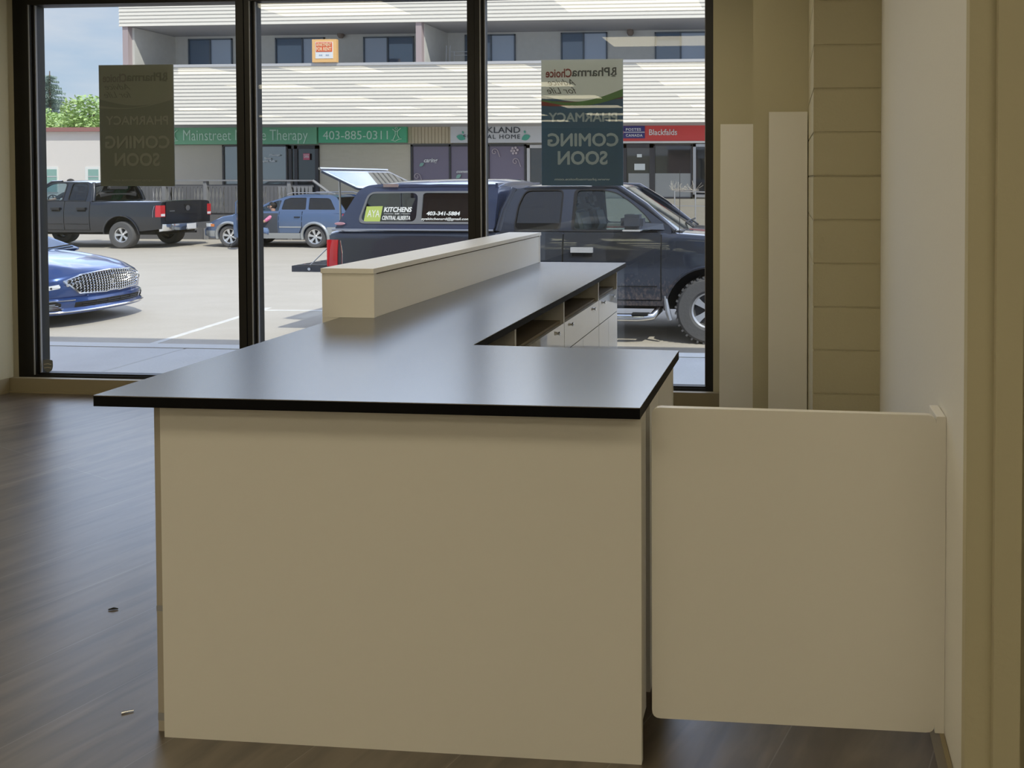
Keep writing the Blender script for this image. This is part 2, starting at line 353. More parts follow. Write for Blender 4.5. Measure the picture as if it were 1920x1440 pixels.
# gate panel and jamb strip
g_ = rpoly([(-.345, .10), (.377, .10), (.377, .908), (-.345, .912)], .022)
o = plate('gate_panel', [(.345-.361+x, z) for x, z in g_], [], .018, lambda u, v, d: (u, d, v), M_white); o.location = (.016, 1.95, 0)
tag(o, 'plain cream swing gate panel closing the gap between counter and right wall', 'gate')
o = plate('jamb_strip', rpoly([(-.015, .10), (.009, .10), (.009, .905), (-.015, .905)], .003), [], .10, lambda u, v, d: (u, d, v), M_white); o.location = (.396-.004, 1.95, 0)
tag(o, 'narrow white upright strip fixed to the right wall beside the gate', 'trim board')
# loose boards leaning at the right
def board(x0, x1, top, y, lab, leanto):
    bm = abox(bmesh.new(), -(x1-x0)/2, (x1-x0)/2, 0, .018, 0, top)
    o = build('loose_board', bm, M_white, None, .0015); o.location = ((x0+x1)/2, y, 0.001); o.rotation_euler = (-leanto, 0, 0)
    return tag(o, lab, 'board', 'white boards leaning at the right')
board(-.424, -.208, 1.855, 4.86, 'shorter white board leaning beside the black window frame', .045)
board(-.099, .118, 1.880, 4.30, 'taller white board leaning against the block pier', .03)
# things on the floor
bm = bmesh.new(); tube(bm, [(-.013, -.006, .003), (-.006, -.003, .0035), (.012, .006, .003)], [.0035, .0026, .0016], 8)
o = build('screw', bm, M_chrome, None, 0, 40); o.location = (-1.842, 1.999, 0); tag(o, 'small shiny screw lying on the floor left of the counter', 'screw')
bm = bmesh.new(); tube(bm, [(-.014, -.004, .003), (0, .002, .005), (.014, .004, .003)], [.002, .004, .002], 6)
o = build('wood_chip', bm, M_dark, None, 0, 40); o.location = (-2.332, 2.477, 0); tag(o, 'tiny dark chip on the floor left of the counter', 'debris')
# shield sticker on the left pane
sh = [(-.036, .044), (0, .050), (.036, .044), (.038, 0), (.030, -.028), (0, -.046), (-.030, -.028), (-.038, 0)]
o = plate('shield_sticker', rpoly(sh, .008), [], .0015, lambda u, v, d: (u, d, v), mat('grey_sticker', (.16, .165, .16), .5)); o.location = (-5.286, 5.1155, .153)
tag(o, 'small grey shield sticker low on the left window pane', 'sticker')
for z in (.014, -.012):
    bm = bmesh.new(); tube(bm, [(-.028, -.001, z), (0, -.001, z+.005), (.028, -.001, z)], .0022, 5); build('stripe', bm, mat('pale_stripe', (.55, .5, .42), .5), o)
# ceiling lights
M_tube = mat('lit_diffuser', (.9, .9, .85), .4, emit=(1, .88, .62, TROFFER))
k = 0
proto = None
for yy in (-9.0, -7.15, -5.3, -3.45, -1.6, .2, 2.0, 3.8):  # row nearest the window is added to brighten nook and posters
    for xx in (-12.6, -8.3, -6.15, -3.97, -1.33, 1.5):
        if (xx > .3 and yy > .5) or (yy > 1 and xx != -1.33 and not (yy > 3 and xx == -3.97)): continue
        if proto is None:
            proto = empty('ceiling_light', (xx, yy, CZ), 0, 'lit recessed fluorescent ceiling panel in the rows, window row added for light', 'ceiling light', 'recessed ceiling lights')
            bm = abox(bmesh.new(), -.60, .60, -.30, .30, -.012, 0); build('diffuser', bm, M_tube, proto)
            fr = bmesh.new()
            for a in ((-.62, -.60, -.32, .32), (.60, .62, -.32, .32), (-.60, .60, -.32, -.30), (-.60, .60, .30, .32)): abox(fr, *a, -.018, 0)
            build('light_frame', fr, M_ceil, proto); continue
        r = proto.copy(); C.objects.link(r); r.location = (xx, yy, CZ)
        for ch in list(proto.children):
            c = ch.copy(); C.objects.link(c); c.parent = r
# ------------------------------------------------------------ posters hung on the outside of the glass
def poster(x0, x1, z0, z1, lab, cols, blank):
    cx_, cz_ = (x0+x1)/2, z0
    t = empty('window_poster', (cx_, 5.126, cz_), 0, lab, 'poster', 'coming soon posters on the shop window')
    W, Hh = x1-x0, z1-z0
    cw, cn, cr_, cg, ct, cp, crd = cols
    box('sheet', -W/2, W/2, .002, .006, 0, Hh, cn, t)
    # white upper field and swooshes
    def curve(a, b, c): return [(-W/2+W*i/14, Hh*(a+(b-a)*i/14+c*math.sin(PI*i/14))) for i in range(15)]
    def band(n_, lo_, hi_, m, y): plate(n_, lo_+hi_[::-1], [], .0006, lambda u, v, d: (u, y+d, v), m, t)
    e = .0012
    band('upper_field', curve(.72, .72, -.055), [(-W/2, Hh-.0), (W/2, Hh-.0)][::1], cw, e)
    band('swoosh', curve(.645, .715, -.035), curve(.665, .735, -.05), cr_ if not blank else cw, e-.0006) if blank else band('swoosh', curve(.635, .700, -.03), curve(.675, .690, -.015), crd, e-.0006)
    if not blank: band('swoosh', curve(.672, .705, -.055), curve(.682, .765, -.055), cg, e-.0010)
    y = -.0010
    def tx(s, a, b, c, d, m, bold=0, shear=0): return text('lettering', s, -W/2+a*W, -W/2+b*W, Hh*(1-d), Hh*(1-c), y, m, t, True, bold, shear, .0016)
    tx('Choice', .055, .375, .072, .142, crd, .02); tx('Pharma', .375, .84, .065, .135, ct, .02)
    # small crest next to the name: an R over a bowl
    text('emblem', 'R', W*.35, W*.42, Hh*.875, Hh*.935, y, ct, t, True, .02, 0, .0016)
    bm = bmesh.new(); tube(bm, [(W*.35, y, Hh*.882), (W*.385, y, Hh*.872), (W*.425, y, Hh*.882)], .0025, 5); tube(bm, [(W*.36, y, Hh*.865), (W*.41, y, Hh*.865)], .002, 5); build('emblem', bm, ct, t)
    tx('Advice\nfor Life', .07, .43, .155, .27, ct, 0, .45)
    tx('PHARMACY', .09, .93, .42, .495, cp, .028); tx('COMING', .075, .945, .583, .69, cp, .03); tx('SOON', .20, .81, .725, .835, cp, .03)
    tx('www.pharmachoice.com', .16, .84, .94, .965, cp, .03)
    return t
def film(name, col, tr=.12):
    """printed sheet that lets some daylight through"""
    M = mat(name, col, .4); N = M.node_tree.nodes; L = M.node_tree.links; T_ = N.new('ShaderNodeBsdfTranslucent'); T_.inputs[0].default_value = (*col, 1)
    X = N.new('ShaderNodeMixShader'); X.inputs[0].default_value = tr; L.new(N['Principled BSDF'].outputs[0], X.inputs[1]); L.new(T_.outputs[0], X.inputs[2]); L.new(X.outputs[0], N['Material Output'].inputs[0]); return M
mm = film
poster(-1.661, -1.099, 1.456, 2.309, 'blue and white coming soon poster on the right window pane, seen from behind',
       (mm('poster_grey', (.80, .84, .93)), mm('poster_navy', (.06, .13, .25)), None, mm('poster_green', (.12, .24, .10)), mm('poster_text_dark', (.10, .11, .14)), mm('poster_text_grey', (.42, .50, .62)), mm('poster_red', (.26, .05, .06))), False)
poster(-4.871, -4.311, 1.448, 2.306, 'very dark coming soon poster on the left window pane, seen from behind',
       (mm('poster_dim', (.22, .215, .18)), mm('poster_black', (.15, .15, .125)), mm('poster_brown', (.16, .14, .11)), None, mm('poster_text_black', (.13, .125, .105)), mm('poster_text_dim', (.25, .245, .21)), mm('poster_text_dark_dim', (.15, .13, .12))), True)
# ============================================================ outside ground
G = -.55
M_lot = mat('pale_asphalt', (.45, .41, .35), .9, noise=(.9, .5, (.50, .46, .40), (1, 2.2, 1)), bump=(25, .25))  # pale asphalt, tone varies at random
M_walk = mat('sidewalk_concrete', (.52, .52, .51), .85, noise=(3, .5, (.58, .58, .57), (1, 1, 1)), bump=(40, .15))
M_kerb = mat('kerb_concrete', (.62, .62, .60), .85)
M_paint = mat('worn_road_paint', (.74, .73, .69), .8, noise=(9, .5, (.58, .56, .52), (1, 1, 1)))
lot = struct(box('parking_lot', -90, 40, 6.9, 90, G-.3, G, M_lot))
struct(box('kerb', -14, 8, 6.74, 6.9, G, -.075, M_kerb, None, .015))
bm = bmesh.new()
for k in range(-9, 6):
    a = abox(bmesh.new(), k*1.52+.5+.008, k*1.52+2.02-.008, 5.20, 6.738, -.7, -.08)
    bmesh.ops.bevel(a, geom=list(a.edges), offset=.008, segments=1, affect='EDGES'); me_ = bpy.data.meshes.new('t'); a.to_mesh(me_); a.free(); bm.from_mesh(me_); bpy.data.meshes.remove(me_)
abox(bm, -13, 8, 5.25, 6.73, -.6, -.09)
struct(build('sidewalk', bm, M_walk))
def stripe(a, b, wd=.10):
    a, b = Vector((*a, 0)), Vector((*b, 0)); t = (b-a).normalized(); s = Vector((-t.y, t.x, 0))*wd/2
    bm = bmesh.new(); v = [bm.verts.new(p + Vector((0, 0, z))) for z in (G, G+.004) for p in (a-s, b-s, b+s, a+s)]
    bm.faces.new(v[:4]); bm.faces.new(v[4:])
    for i in range(4): bm.faces.new((v[i], v[(i+1) % 4], v[4+(i+1) % 4], v[4+i]))
    return build('painted_line', bm, M_paint, lot)
stripe((-7.74, 8.2), (-8.20, 11.6)); stripe((-8.22, 11.36), (-7.0, 11.42), .08); stripe((-3.1, 7.6), (-3.2, 9.2))
# ============================================================ apartment building across the lot
M_siding = mat('cream_siding', (.80, .76, .69), .5)
M_stucco = mat('pale_stucco', (.60, .59, .56), .85, noise=(6, .6, (.66, .65, .62), (1, 1, 1)), bump=(40, .25))
M_soffit = mat('grey_soffit', (.40, .40, .42), .8)
M_mauve = mat('mauve_trim', (.44, .36, .37), .7)
M_cap = mat('grey_cap', (.52, .52, .54), .6)
M_blockw = mat('pale_brick', (.60, .55, .44), .85, bump=(9, .3), noise=(5, .6, (.66, .61, .50), (.5, 1, 2)))
M_beige = mat('beige_stucco', (.54, .50, .43), .85, bump=(50, .15))
M_winframe = mat('slate_window_frame', (.10, .13, .17), .5)
M_pane = mat('apartment_pane', (.10, .16, .25), .06, ior=1.9)
M_blind = mat('pale_blind', (.45, .53, .66), .5)
M_dkframe = mat('dark_shop_frame', (.055, .055, .065), .5)
M_shopglass = mat('shop_window_pane', (.03, .035, .04), .03, ior=1.8)
M_mirrorglass = mat('reflective_shop_pane', (.10, .12, .13), .02, ior=2.6)
M_wood = mat('pale_wood_slat', (.58, .50, .36), .7)
bld = empty('apartment_building', (-10, 27, G), 0, 'long two-storey building across the lot with cream siding balcony above shops', 'building')
BX, BYc = -10, 27
def bb(name, x0, x1, z0, z1, y0, y1, m, par=None, bev=0): return box(name, x0-BX, x1-BX, y0-BYc, y1-BYc, z0-G, z1-G, m, par or bld, bev)
def siding(name, x0, x1, z0, z1, y, n_, par=None):
    """lapped boards: each course leans out at its foot"""
    bm = bmesh.new(); h = (z1-z0)/n_
    for i in range(n_):
        a = z0 + i*h - G; p = [(y-.030, a), (y-.030, a+.012), (y-.002, a+h), (y+.02, a+h), (y+.02, a)]
        A_ = [bm.verts.new((x0-BX, q[0]-BYc, q[1])) for q in p]; B_ = [bm.verts.new((x1-BX, q[0]-BYc, q[1])) for q in p]
        for k in range(5): bm.faces.new((A_[k], A_[(k+1) % 5], B_[(k+1) % 5], B_[k]))
        bm.faces.new(A_); bm.faces.new(B_[::-1])
    return build(name, bm, M_siding, par or bld)
XL, XR = -22.935, 3.0
siding('siding_panel', XL, XR, 3.36, 5.32, 25, 16); bb('balcony_floor', XL, XR, 3.38, 3.9, 25.03, 27.0, M_soffit); bb('balcony_wall', XL, XR, 3.9, 5.32, 25.03, 25.12, M_stucco)
bb('rail_cap', XL-.03, XR, 5.32, 5.41, 24.93, 25.16, M_cap, bev=.01)
siding('fascia_panel', XL-.02, XR, 6.75, 7.75, 25, 8); bb('roof', XL, XR, 6.76, 7.75, 25.03, 33, M_soffit)
bb('upper_wall', XL+.02, XR, 3.6, 6.78, 27, 27.3, M_stucco); bb('end_wall', XL, XL+.12, G, 6.78, 27, 33, M_stucco); bb('end_wall', XL+.16, XL+.34, 3.9, 6.75, 25.2, 27, M_stucco)
for x in (-22.778, -12.299):
    bb('balcony_post', x-.10, x+.10, 5.4, 6.76, 25.03, 25.22, M_mauve); 
x = -12.299; bb('partition', x+.00, x+.12, 3.9, 6.75, 25.22, 27, M_stucco)
def awin(x0, x1, z0, z1, split=.45, blind=1, y=27.0):
    f = bmesh.new(); t_ = .045
    for a in ((x0, x1, z1-t_, z1), (x0, x1, z0, z0+t_), (x0, x0+t_, z0, z1), (x1-t_, x1, z0, z1), (x0+(x1-x0)*split-t_*.6, x0+(x1-x0)*split+t_*.6, z0, z1)):
        abox(f, a[0]-BX, a[1]-BX, y-.05-BYc, y-BYc, a[2]-G, a[3]-G)
    w_ = build('window', f, M_winframe, bld)
    s = x0+(x1-x0)*split
    for i, (a, b) in enumerate(((x0+t_, s-t_*.6), (s+t_*.6, x1-t_))):
        box('pane', a-BX, b-BX, y-.012-BYc, y-.004-BYc, z0+t_-G, z1-t_-G, M_blind if i == blind else M_pane, w_)
    return w_
for r, sp, bl in (((-22.065, -20.351, 6.665, 5.782), .5, 1), ((-18.689, -16.799, 6.659, 5.784), .55, 1), ((-15.333, -13.434, 6.655, 5.787), .48, 0), ((-11.54, -9.678, 6.681, 5.784), .52, 1), ((-8.018, -6.343, 6.71, 5.803), .49, 1), ((-4.639, -2.803, 6.683, 5.803), .5, 1)):
    x0, x1, z1, z0 = r; z0, z1 = min(z0, z1), max(z0, z1); awin(x0, x1, z0-.5, z1, sp, bl)
# ground floor wall pieces
def gz(x0, x1, z0, z1, m, name, y0=27.0, y1=27.2, par=None, bev=0): return bb(name, x0, x1, min(z0, z1), max(z0, z1), y0, y1, m, par, bev)
gz(-23.478, 3.0, G, 3.4, M_beige, 'lower_wall', 27.05, 27.3)
gz(-23.469, -20.816, 2.752, -0.976, M_beige, 'stucco_panel')
gz(-17.056, -13.609, 2.755, -0.926, M_blockw, 'brick_panel'); gz(-13.695, -2.708, 0.808, -0.875, M_blockw, 'brick_panel', 26.9, 27.0)
# slatted wood panel between the signs
x0, x1, z0, z1 = -13.673, -12.023, 3.481, 2.787
bm = bmesh.new(); nn = 13
for i in range(nn):
    a = x0+(x1-x0)*i/nn; abox(bm, a-BX+.008, a+(x1-x0)/nn-BX-.008, -.06, 0, z0-G, z1-G)
build('slat_panel', bm, M_wood, bld)
# shop window and door of the therapy shop
def shop(name, r, frame, pane_m, y=26.97, mullions=(), t_=.06, transom=()):
    x0, x1, z0, z1 = r; z0, z1 = min(z0, z1), max(z0, z1); f = bmesh.new()
    P_ = [(x0, x1, z1-t_, z1), (x0, x1, z0, z0+t_), (x0, x0+t_, z0, z1), (x1-t_, x1, z0, z1)] + [(m_-t_/2, m_+t_/2, z0, z1) for m_ in mullions] + [(x0, x1, q-t_/2, q+t_/2) for q in transom]
    for a in P_: abox(f, a[0]-BX, a[1]-BX, y-.05-BYc, y+.03-BYc, a[2]-G, a[3]-G)
    w_ = build(name, f, frame, bld); box('pane', x0+t_*.5-BX, x1-t_*.5-BX, y-.01-BYc, y+.01-BYc, z0+t_*.5-G, z1-t_*.5-G, pane_m, w_); return w_
shop('window', (-20.765, -18.241, 2.746, 1.212), M_dkframe, M_mirrorglass)
w_ = shop('door', (-18.202, -17.063, 2.721, 0.235), M_dkframe, M_shopglass, mullions=(-17.921,), t_=.12)
shop('window', (-13.559, -9.294, 2.744, 0.26), M_dkframe, mat('mauve_window_film', (.20, .175, .25), .35), mullions=(-12.106, -10.68), t_=.07)
w_ = shop('door', (-9.263, -8.277, 2.718, 0.271), mat('white_door_frame', (.6, .6, .62), .5), M_shopglass, t_=.11)
w_ = shop('door', (-5.793, -4.685, 2.747, 0.815), M_dkframe, M_shopglass, t_=.14)
grey = mat('grey_kick_panel', (.33, .35, .36), .5)
x0, x1, z0, z1 = -5.584, -4.838, 1.706, 0.816; box('kick_panel', x0-BX, x1-BX, -.055, -.045, z0-G, z1-G, grey, w_)
notice = mat('pale_notice', (.72, .78, .80), .5)
for r in ((-5.372, -4.99, 2.046, 1.82), (-5.276, -5.104, 2.387, 2.274)):
    box('notice', r[0]-BX, r[1]-BX, -.06, -.045, min(r[2:])-G, max(r[2:])-G, notice, w_)
w_ = shop('window', (-4.683, -3.314, 2.724, 0.819), M_dkframe, M_shopglass, t_=.05)
x0, x1, z0, z1 = -4.665, -3.352, 1.706, 0.857; box('kick_panel', x0-BX, x1-BX, -.055, -.045, z0-G, z1-G, grey, w_)
shop('window', (-3.276, -2.425, 2.74, 0.86), M_alu, M_shopglass, t_=.10)
# ---- writing on shop panes
wht = mat('white_vinyl', (.80, .82, .84), .6)
def ft(s, x0, x1, z0, z1, m=wht, bold=0, shear=0, par=None, y=26.90, name='lettering', **k):
    z0, z1 = min(z0, z1), max(z0, z1)
    p = par or bld
    return text(name, s, x0-p.location.x, x1-p.location.x, z0-p.location.z, z1-p.location.z, y-p.location.y, m, p, False, bold, shear, .01, **k)
ft('caring', -13.062, -12.545, 2.246, 2.053, shear=.35, bold=.02); ft('community', -11.85, -11.019, 1.821, 1.686, shear=.35, bold=.02)
ft('Massage', -18.906, -18.515, 2.41, 2.332, bold=.02); ft('Stone', -19.113, -18.867, 2.293, 2.215, bold=.02); ft('Cupping, Reiki', -19.342, -18.703, 2.196, 2.097, bold=.02)
leafm = mat('teal_leaf_decal', (.25, .45, .40), .5)
def leaf(par, x, z, s, y, m, rot=0):
    pts = []
    for i in range(13):
        t_ = i/12; pts.append((t_-.5, .34*math.sin(PI*t_)**.8))
    for i in range(1, 12):
        t_ = 1-i/12; pts.append((t_-.5, -.26*math.sin(PI*t_)))
    c, q = math.cos(rot), math.sin(rot)
    pts = [((a*c-b*q)*s + x - par.location.x, (a*q+b*c)*s + z - par.location.z) for a, b in pts]
    return plate('leaf_emblem', pts, [], .01, lambda u, v, d: (u, y - par.location.y + d, v), m, par)
x, z = (-13.144, 2.014); leaf(bld, x, z, .2, 26.9, leafm, .6); x, z = (-11.773, 1.59); leaf(bld, x, z, .22, 26.9, leafm, .6)
pinkm = mat('pale_pink_decal', (.55, .48, .52), .5)
for px_, py_ in ((0, 0), (.12, .03), (.05, .11), (-.06, .09), (-.1, 0), (-.04, -.09), (.07, -.08)):
    x, z = (-9.714, 2.51); bm = bmesh.new(); lathe(bm, [(0, 0), (.045, 0), (.045, .008), (0, .008)], 10, 'Y'); xf(bm, Matrix.Translation((x+px_-BX, -.11, z+py_-G))); build('flower_decal', bm, pinkm, bld)
def swirl(x, z, s, m):
    bm = bmesh.new(); pts = [(x-BX+s*(1-i/22)*math.cos(i*.42), -.10, z-G+s*(1-i/22)*math.sin(i*.42)) for i in range(20)]
    pts = [(x-BX+s*1.5, -.10, z-G-s*1.4), (x-BX+s*1.25, -.10, z-G-s*.7)] + pts; tube(bm, pts, .012, 5); build('swirl_decal', bm, m, bld)
for a in ((968, 300), (783, 330), (930, 284)):
    x, z = {968: (-9.677, 2.127), 783: (-13.328, 1.589), 930: (-10.442, 2.473)}[a[0]]; swirl(x, z, .13, pinkm)
x0, x1, z1, z0 = -17.611, -17.368, 2.428, 2.194
osn = box('open_sign', -(x1-x0)/2, (x1-x0)/2, 0, .01, 0, z1-z0, mat('pink_sign', (.62, .12, .20), .5)); osn.location = ((x0+x1)/2, 26.89, z0); tag(osn, 'small pink open sign on the dark shop door', 'sign')
text('lettering', 'OPEN', -(x1-x0)*.4, (x1-x0)*.4, (z1-z0)*.3, (z1-z0)*.68, -.006, wht, osn, bold=.02)
box('sign_border', -(x1-x0)*.44, (x1-x0)*.44, -.004, -.001, (z1-z0)*.78, (z1-z0)*.84, wht, osn)
# ---- signs
def sign(name, r, m, lab, y0=26.80):
    x0, x1, z0, z1 = r; z0, z1 = min(z0, z1), max(z0, z1)
    o = empty(name, ((x0+x1)/2, y0, z0), 0, lab, 'sign')
    box('sign_box', (x0-x1)/2, (x1-x0)/2, 0, .11, 0, z1-z0, m, o, .01); return o
green1 = mat('green_sign_face', (.10, .42, .28), .5, noise=(.22, .7, (.30, .60, .34), (1, .01, .01))); green2 = mat('emerald_sign_face', (.10, .50, .28), .5)  # green drift along the long sign partly paints in reflections
mint = mat('mint_lettering', (.62, .86, .72), .5)
o = sign('shop_sign', (-23.247, -17.035, 3.417, 2.768), green1, 'long green shop sign with thin pale lettering, left of the phone number sign')
ft('Mainstreet Muscle Therapy', -22.156, -17.362, 3.296, 2.786, mint, par=o, y=26.78, bold=-.004)
def figure(par, x, z, s, y):
    bm = bmesh.new(); X, Z, Y = x-par.location.x, z-par.location.z, y-par.location.y
    tube(bm, [(X-.32*s, Y, Z+.42*s), (X-.1*s, Y, Z+.25*s), (X+.1*s, Y, Z+.25*s), (X+.4*s, Y, Z+.5*s)], .035*s, 5)
    tube(bm, [(X-.1*s, Y, Z+.25*s), (X-.08*s, Y, Z-.05*s), (X-.3*s, Y, Z-.5*s)], .035*s, 5); tube(bm, [(X+.1*s, Y, Z+.25*s), (X+.09*s, Y, Z-.05*s), (X+.25*s, Y, Z-.35*s)], .035*s, 5)
    tube(bm, [(X-.45*s, Y, Z-.5*s), (X-.1*s, Y, Z-.62*s), (X+.2*s, Y, Z-.45*s), (X+.45*s, Y, Z-.42*s)], .03*s, 5)
    tube(bm, [(X+.1*s*math.cos(i*.7), Y, Z+.48*s+.1*s*math.sin(i*.7)) for i in range(10)], .025*s, 5)
    build('figure_emblem', bm, mint, par)
x, z = (-22.537, 3.09); figure(o, x, z, .42, 26.77)
o = sign('shop_sign', (-16.967, -13.658, 3.454, 2.812), green2, 'bright green shop sign showing the phone number 403-885-0311')
ft('403-885-0311', -16.786, -14.34, 3.241, 2.93, mint, par=o, y=26.78, bold=-.002); x, z = (-14.017, 3.119); figure(o, x, z, .42, 26.77)
o = sign('shop_sign', (-12.018, -8.54, 3.469, 2.798), mat('pale_sign_face', (.66, .68, .72), .5), 'white shop sign with dark lettering and green leaf emblems')
dkl = mat('charcoal_lettering', (.06, .07, .09), .5); grn = mat('green_leaf', (.10, .42, .32), .5)
ft('PARKLAND', -11.325, -9.456, 3.354, 3.143, dkl, par=o, y=26.78, bold=.006); ft('FUNERAL HOME', -11.525, -9.458, 3.087, 2.933, dkl, par=o, y=26.78, spacing=1.2, bold=.004)
for a, b, s, r_ in ((0, 0, .3, -.3), (1, 1, .3, .4)):
    x, z = ((-11.624, 2.975), (-9.242, 2.967))[a]; leaf(o, x, z, .34, 26.77, grn, r_)
    x, z = ((-11.544, 3.167), (-9.28, 3.178))[a]; leaf(o, x, z, .11, 26.77, grn, 1.9)
o = sign('shop_sign', (-7.391, -2.426, 3.463, 2.84), mat('red_sign_face', (.72, .085, .085), .5), 'long red post office sign with a navy patch at the right')
box('sign_border', (-7.395)-o.location.x, (-2.425)-o.location.x, -.02, .11, -.07, -.005, wht, o); 
x0, x1, z0, z1 = -6.022, -4.969, 3.371, 2.936; navy = mat('navy_sign_patch', (.055, .055, .24), .5)
box('sign_patch', x0-o.location.x, x1-o.location.x, -.02, 0, z0-o.location.z, z1-o.location.z, navy, o)
box('sign_rule', x0-o.location.x, x1-o.location.x, -.026, -.02, (z0+z1)/2-o.location.z-.015, (z0+z1)/2-o.location.z+.012, wht, o)
ft('POSTES', -5.638, -5.102, 3.295, 3.2, wht, par=o, y=26.77, bold=.02, spacing=1.15); ft('CANADA', -5.639, -5.045, 3.087, 2.992, wht, par=o, y=26.77, bold=.02, spacing=1.15)
x, z = (-5.888, 3.146); bm = bmesh.new(); lathe(bm, [(0, 0), (.17, 0), (.17, .02), (0, .02)], 20, 'Y'); xf(bm, Matrix.Translation((x-o.location.x, -.05, z-o.location.z))); build('round_emblem', bm, mat('red_emblem', (.75, .08, .08), .5), o)
plate('arrow_emblem', [(x-o.location.x-.08, z-o.location.z-.03), (x-o.location.x+.10, z-o.location.z), (x-o.location.x-.03, z-o.location.z+.11)], [], .01, lambda u, v, d: (u, -.062+d, v), wht, o)
ft('Blackfalds', -4.815, -3.825, 3.253, 3.046, wht, par=o, y=26.78, bold=.012)
x0, x1, z1, z0 = -15.924, -15.066, 6.194, 5.474
o = sign('rental_sign', (x0, x1, z0-.05, z1), mat('orange_board', (.85, .52, .22), .6), 'orange apartment for rent board on the balcony rail', 24.85)
W_ = x1-x0; H_ = z1-z0+.05
box('sign_panel', -W_*.36, W_*.36, -.01, 0, H_*.16, H_*.88, wht, o); box('sign_panel', -W_*.33, W_*.33, -.02, -.011, H_*.45, H_*.86, mat('orange_red_panel', (.80, .14, .05), .5), o)
text('lettering', 'APARTMENT', -W_*.31, W_*.31, H_*.68, H_*.83, -.03, mat('peach_lettering', (.95, .70, .45), .5), o, bold=.02); text('lettering', 'FOR RENT', -W_*.31, W_*.31, H_*.49, H_*.65, -.03, bpy.data.materials['peach_lettering'], o, bold=.03)
text('lettering', '--  --', -W_*.2, W_*.2, H_*.28, H_*.33, -.02, mat('blue_grey_mark', (.35, .45, .6), .5), o)
# wall lamps on the balcony
for i, (x, z) in enumerate(((-16.12, 6.755), (-5.496, 6.706))):
    o = empty('wall_lamp', (x, 27, z), 0, ('grey jug-shaped wall lamp beside the orange rental board', 'small brown wall lamp between the right balcony windows')[i], 'lamp', 'balcony wall lamps')
    bm = bmesh.new(); lathe(bm, [(0, -.16), (.07, -.15), (.12, -.06), (.11, .04), (.05, .12), (.03, .14), (0, .15)], 14, 'Z'); xf(bm, Matrix.Translation((0, -.14, 0))); build('lamp_shade', bm, mat('lamp_bronze', (.22, .17, .14), .5), o, 0, 50)
    bm = bmesh.new(); tube(bm, [(0, 0, .1), (0, -.06, .2), (0, -.14, .15)], .018, 6); build('lamp_arm', bm, M_dkframe, o, 0, 50)
# balcony clutter on the right of the partition
x, z = (-11.855, 6.083)
o = empty('folded_chair', (x, 26.2, 3.9), 0, 'folded metal chair leaning on the balcony wall behind the rail', 'chair')
bm = bmesh.new()
for dx in (-.08, .05): tube(bm, [(dx, 0, 0), (dx+.02, .1, z-3.9+.1)], .02, 6)
tube(bm, [(-.08, .05, 1.0), (.05, .05, 1.0)], .02, 6); build('chair_frame', bm, M_cap, o); box('seat', -.07, .05, .0, .04, 1.1, 1.5, M_dkframe, o)
x, z = (-11.279, 5.947)
o = empty('drying_rack', (x, 26.2, 3.9), 0, 'thin metal drying rack standing behind the balcony rail', 'rack')
bm = bmesh.new(); zt = z-3.9
for dx in (-.32, .32): tube(bm, [(dx, 0, 0), (dx, 0, zt)], .012, 5)
tube(bm, [(-.4, 0, zt), (.36, 0, zt)], .012, 5); tube(bm, [(-.32, 0, zt-.12), (.32, 0, zt-.12)], .01, 5); build('rack_frame', bm, M_cap, o)
o = empty('potted_plant', (-10.001, 26.2, 3.9), 0, 'small leafy plant showing above the rail before the striped blind', 'plant')
bm = bmesh.new(); lathe(bm, [(0, 0), (.12, 0), (.16, 1.35), (0, 1.35)], 12, 'Z'); build('pot', bm, M_dkframe, o)
bm = bmesh.new(); random.seed(3)
for i in range(26):
    a = random.random()*6.3; q = random.random()*.18; c_ = Vector((q*math.cos(a)*1.4, q*math.sin(a)*.5, 1.42+random.random()*.22)); d = Vector((math.cos(a), 0, .4))*.12
    s_ = Vector((0, 0, .03)); f_ = [bm.verts.new(c_), bm.verts.new(c_+d/2+s_), bm.verts.new(c_+d), bm.verts.new(c_+d/2-s_)]; bm.faces.new(f_)
build('leaves', bm, mat('dark_leaf', (.03, .07, .05), .6), o)
# camera-like floodlight over the green sign
o = empty('floodlight', (-14.69, 26.75, ((-14.678, 3.442))[1]), 0, 'white floodlight over the green phone number sign', 'lamp')
bm = abox(bmesh.new(), -.10, .10, -.14, .0, -.05, .06); build('lamp_head', bm, mat('white_metal', (.7, .7, .7), .4), o, .02); bm = bmesh.new(); tube(bm, [(0, 0, 0), (.02, .1, .1)], .02, 6); build('bracket', bm, M_cap, o)
# ============================================================ deck with dark fence in front of the shops
M_fence = mat('grey_stained_wood', (.125, .125, .135), .8, noise=(6, .6, (.17, .17, .18), (8, 1, 1)))
M_fence2 = mat('weathered_grey_wood', (.23, .23, .24), .8, noise=(6, .6, (.28, .28, .29), (8, 1, 1)))
FY = 24.6
fen = empty('deck_fence', (-16, FY, G), 0, 'grey wooden deck fence with cut-out balusters before the therapy shop', 'fence')
zt = ((-17.782, 1.471))[1]-G
xs0, xs1 = -22.549, -15.769
box('top_rail', xs0+16, xs1+16, -.09, .06, zt-.05, zt, M_fence2, fen, .006); box('rail', xs0+16, xs1+16, -.01, .04, zt-.25, zt-.17, M_fence, fen)
box('deck_floor', xs0+16, xs1+16+1.2, .07, 2.15, .62, .72, M_fence2, fen); box('deck_skirt', xs0+16, xs1+16, .02, .06, 0, .95, M_fence, fen)
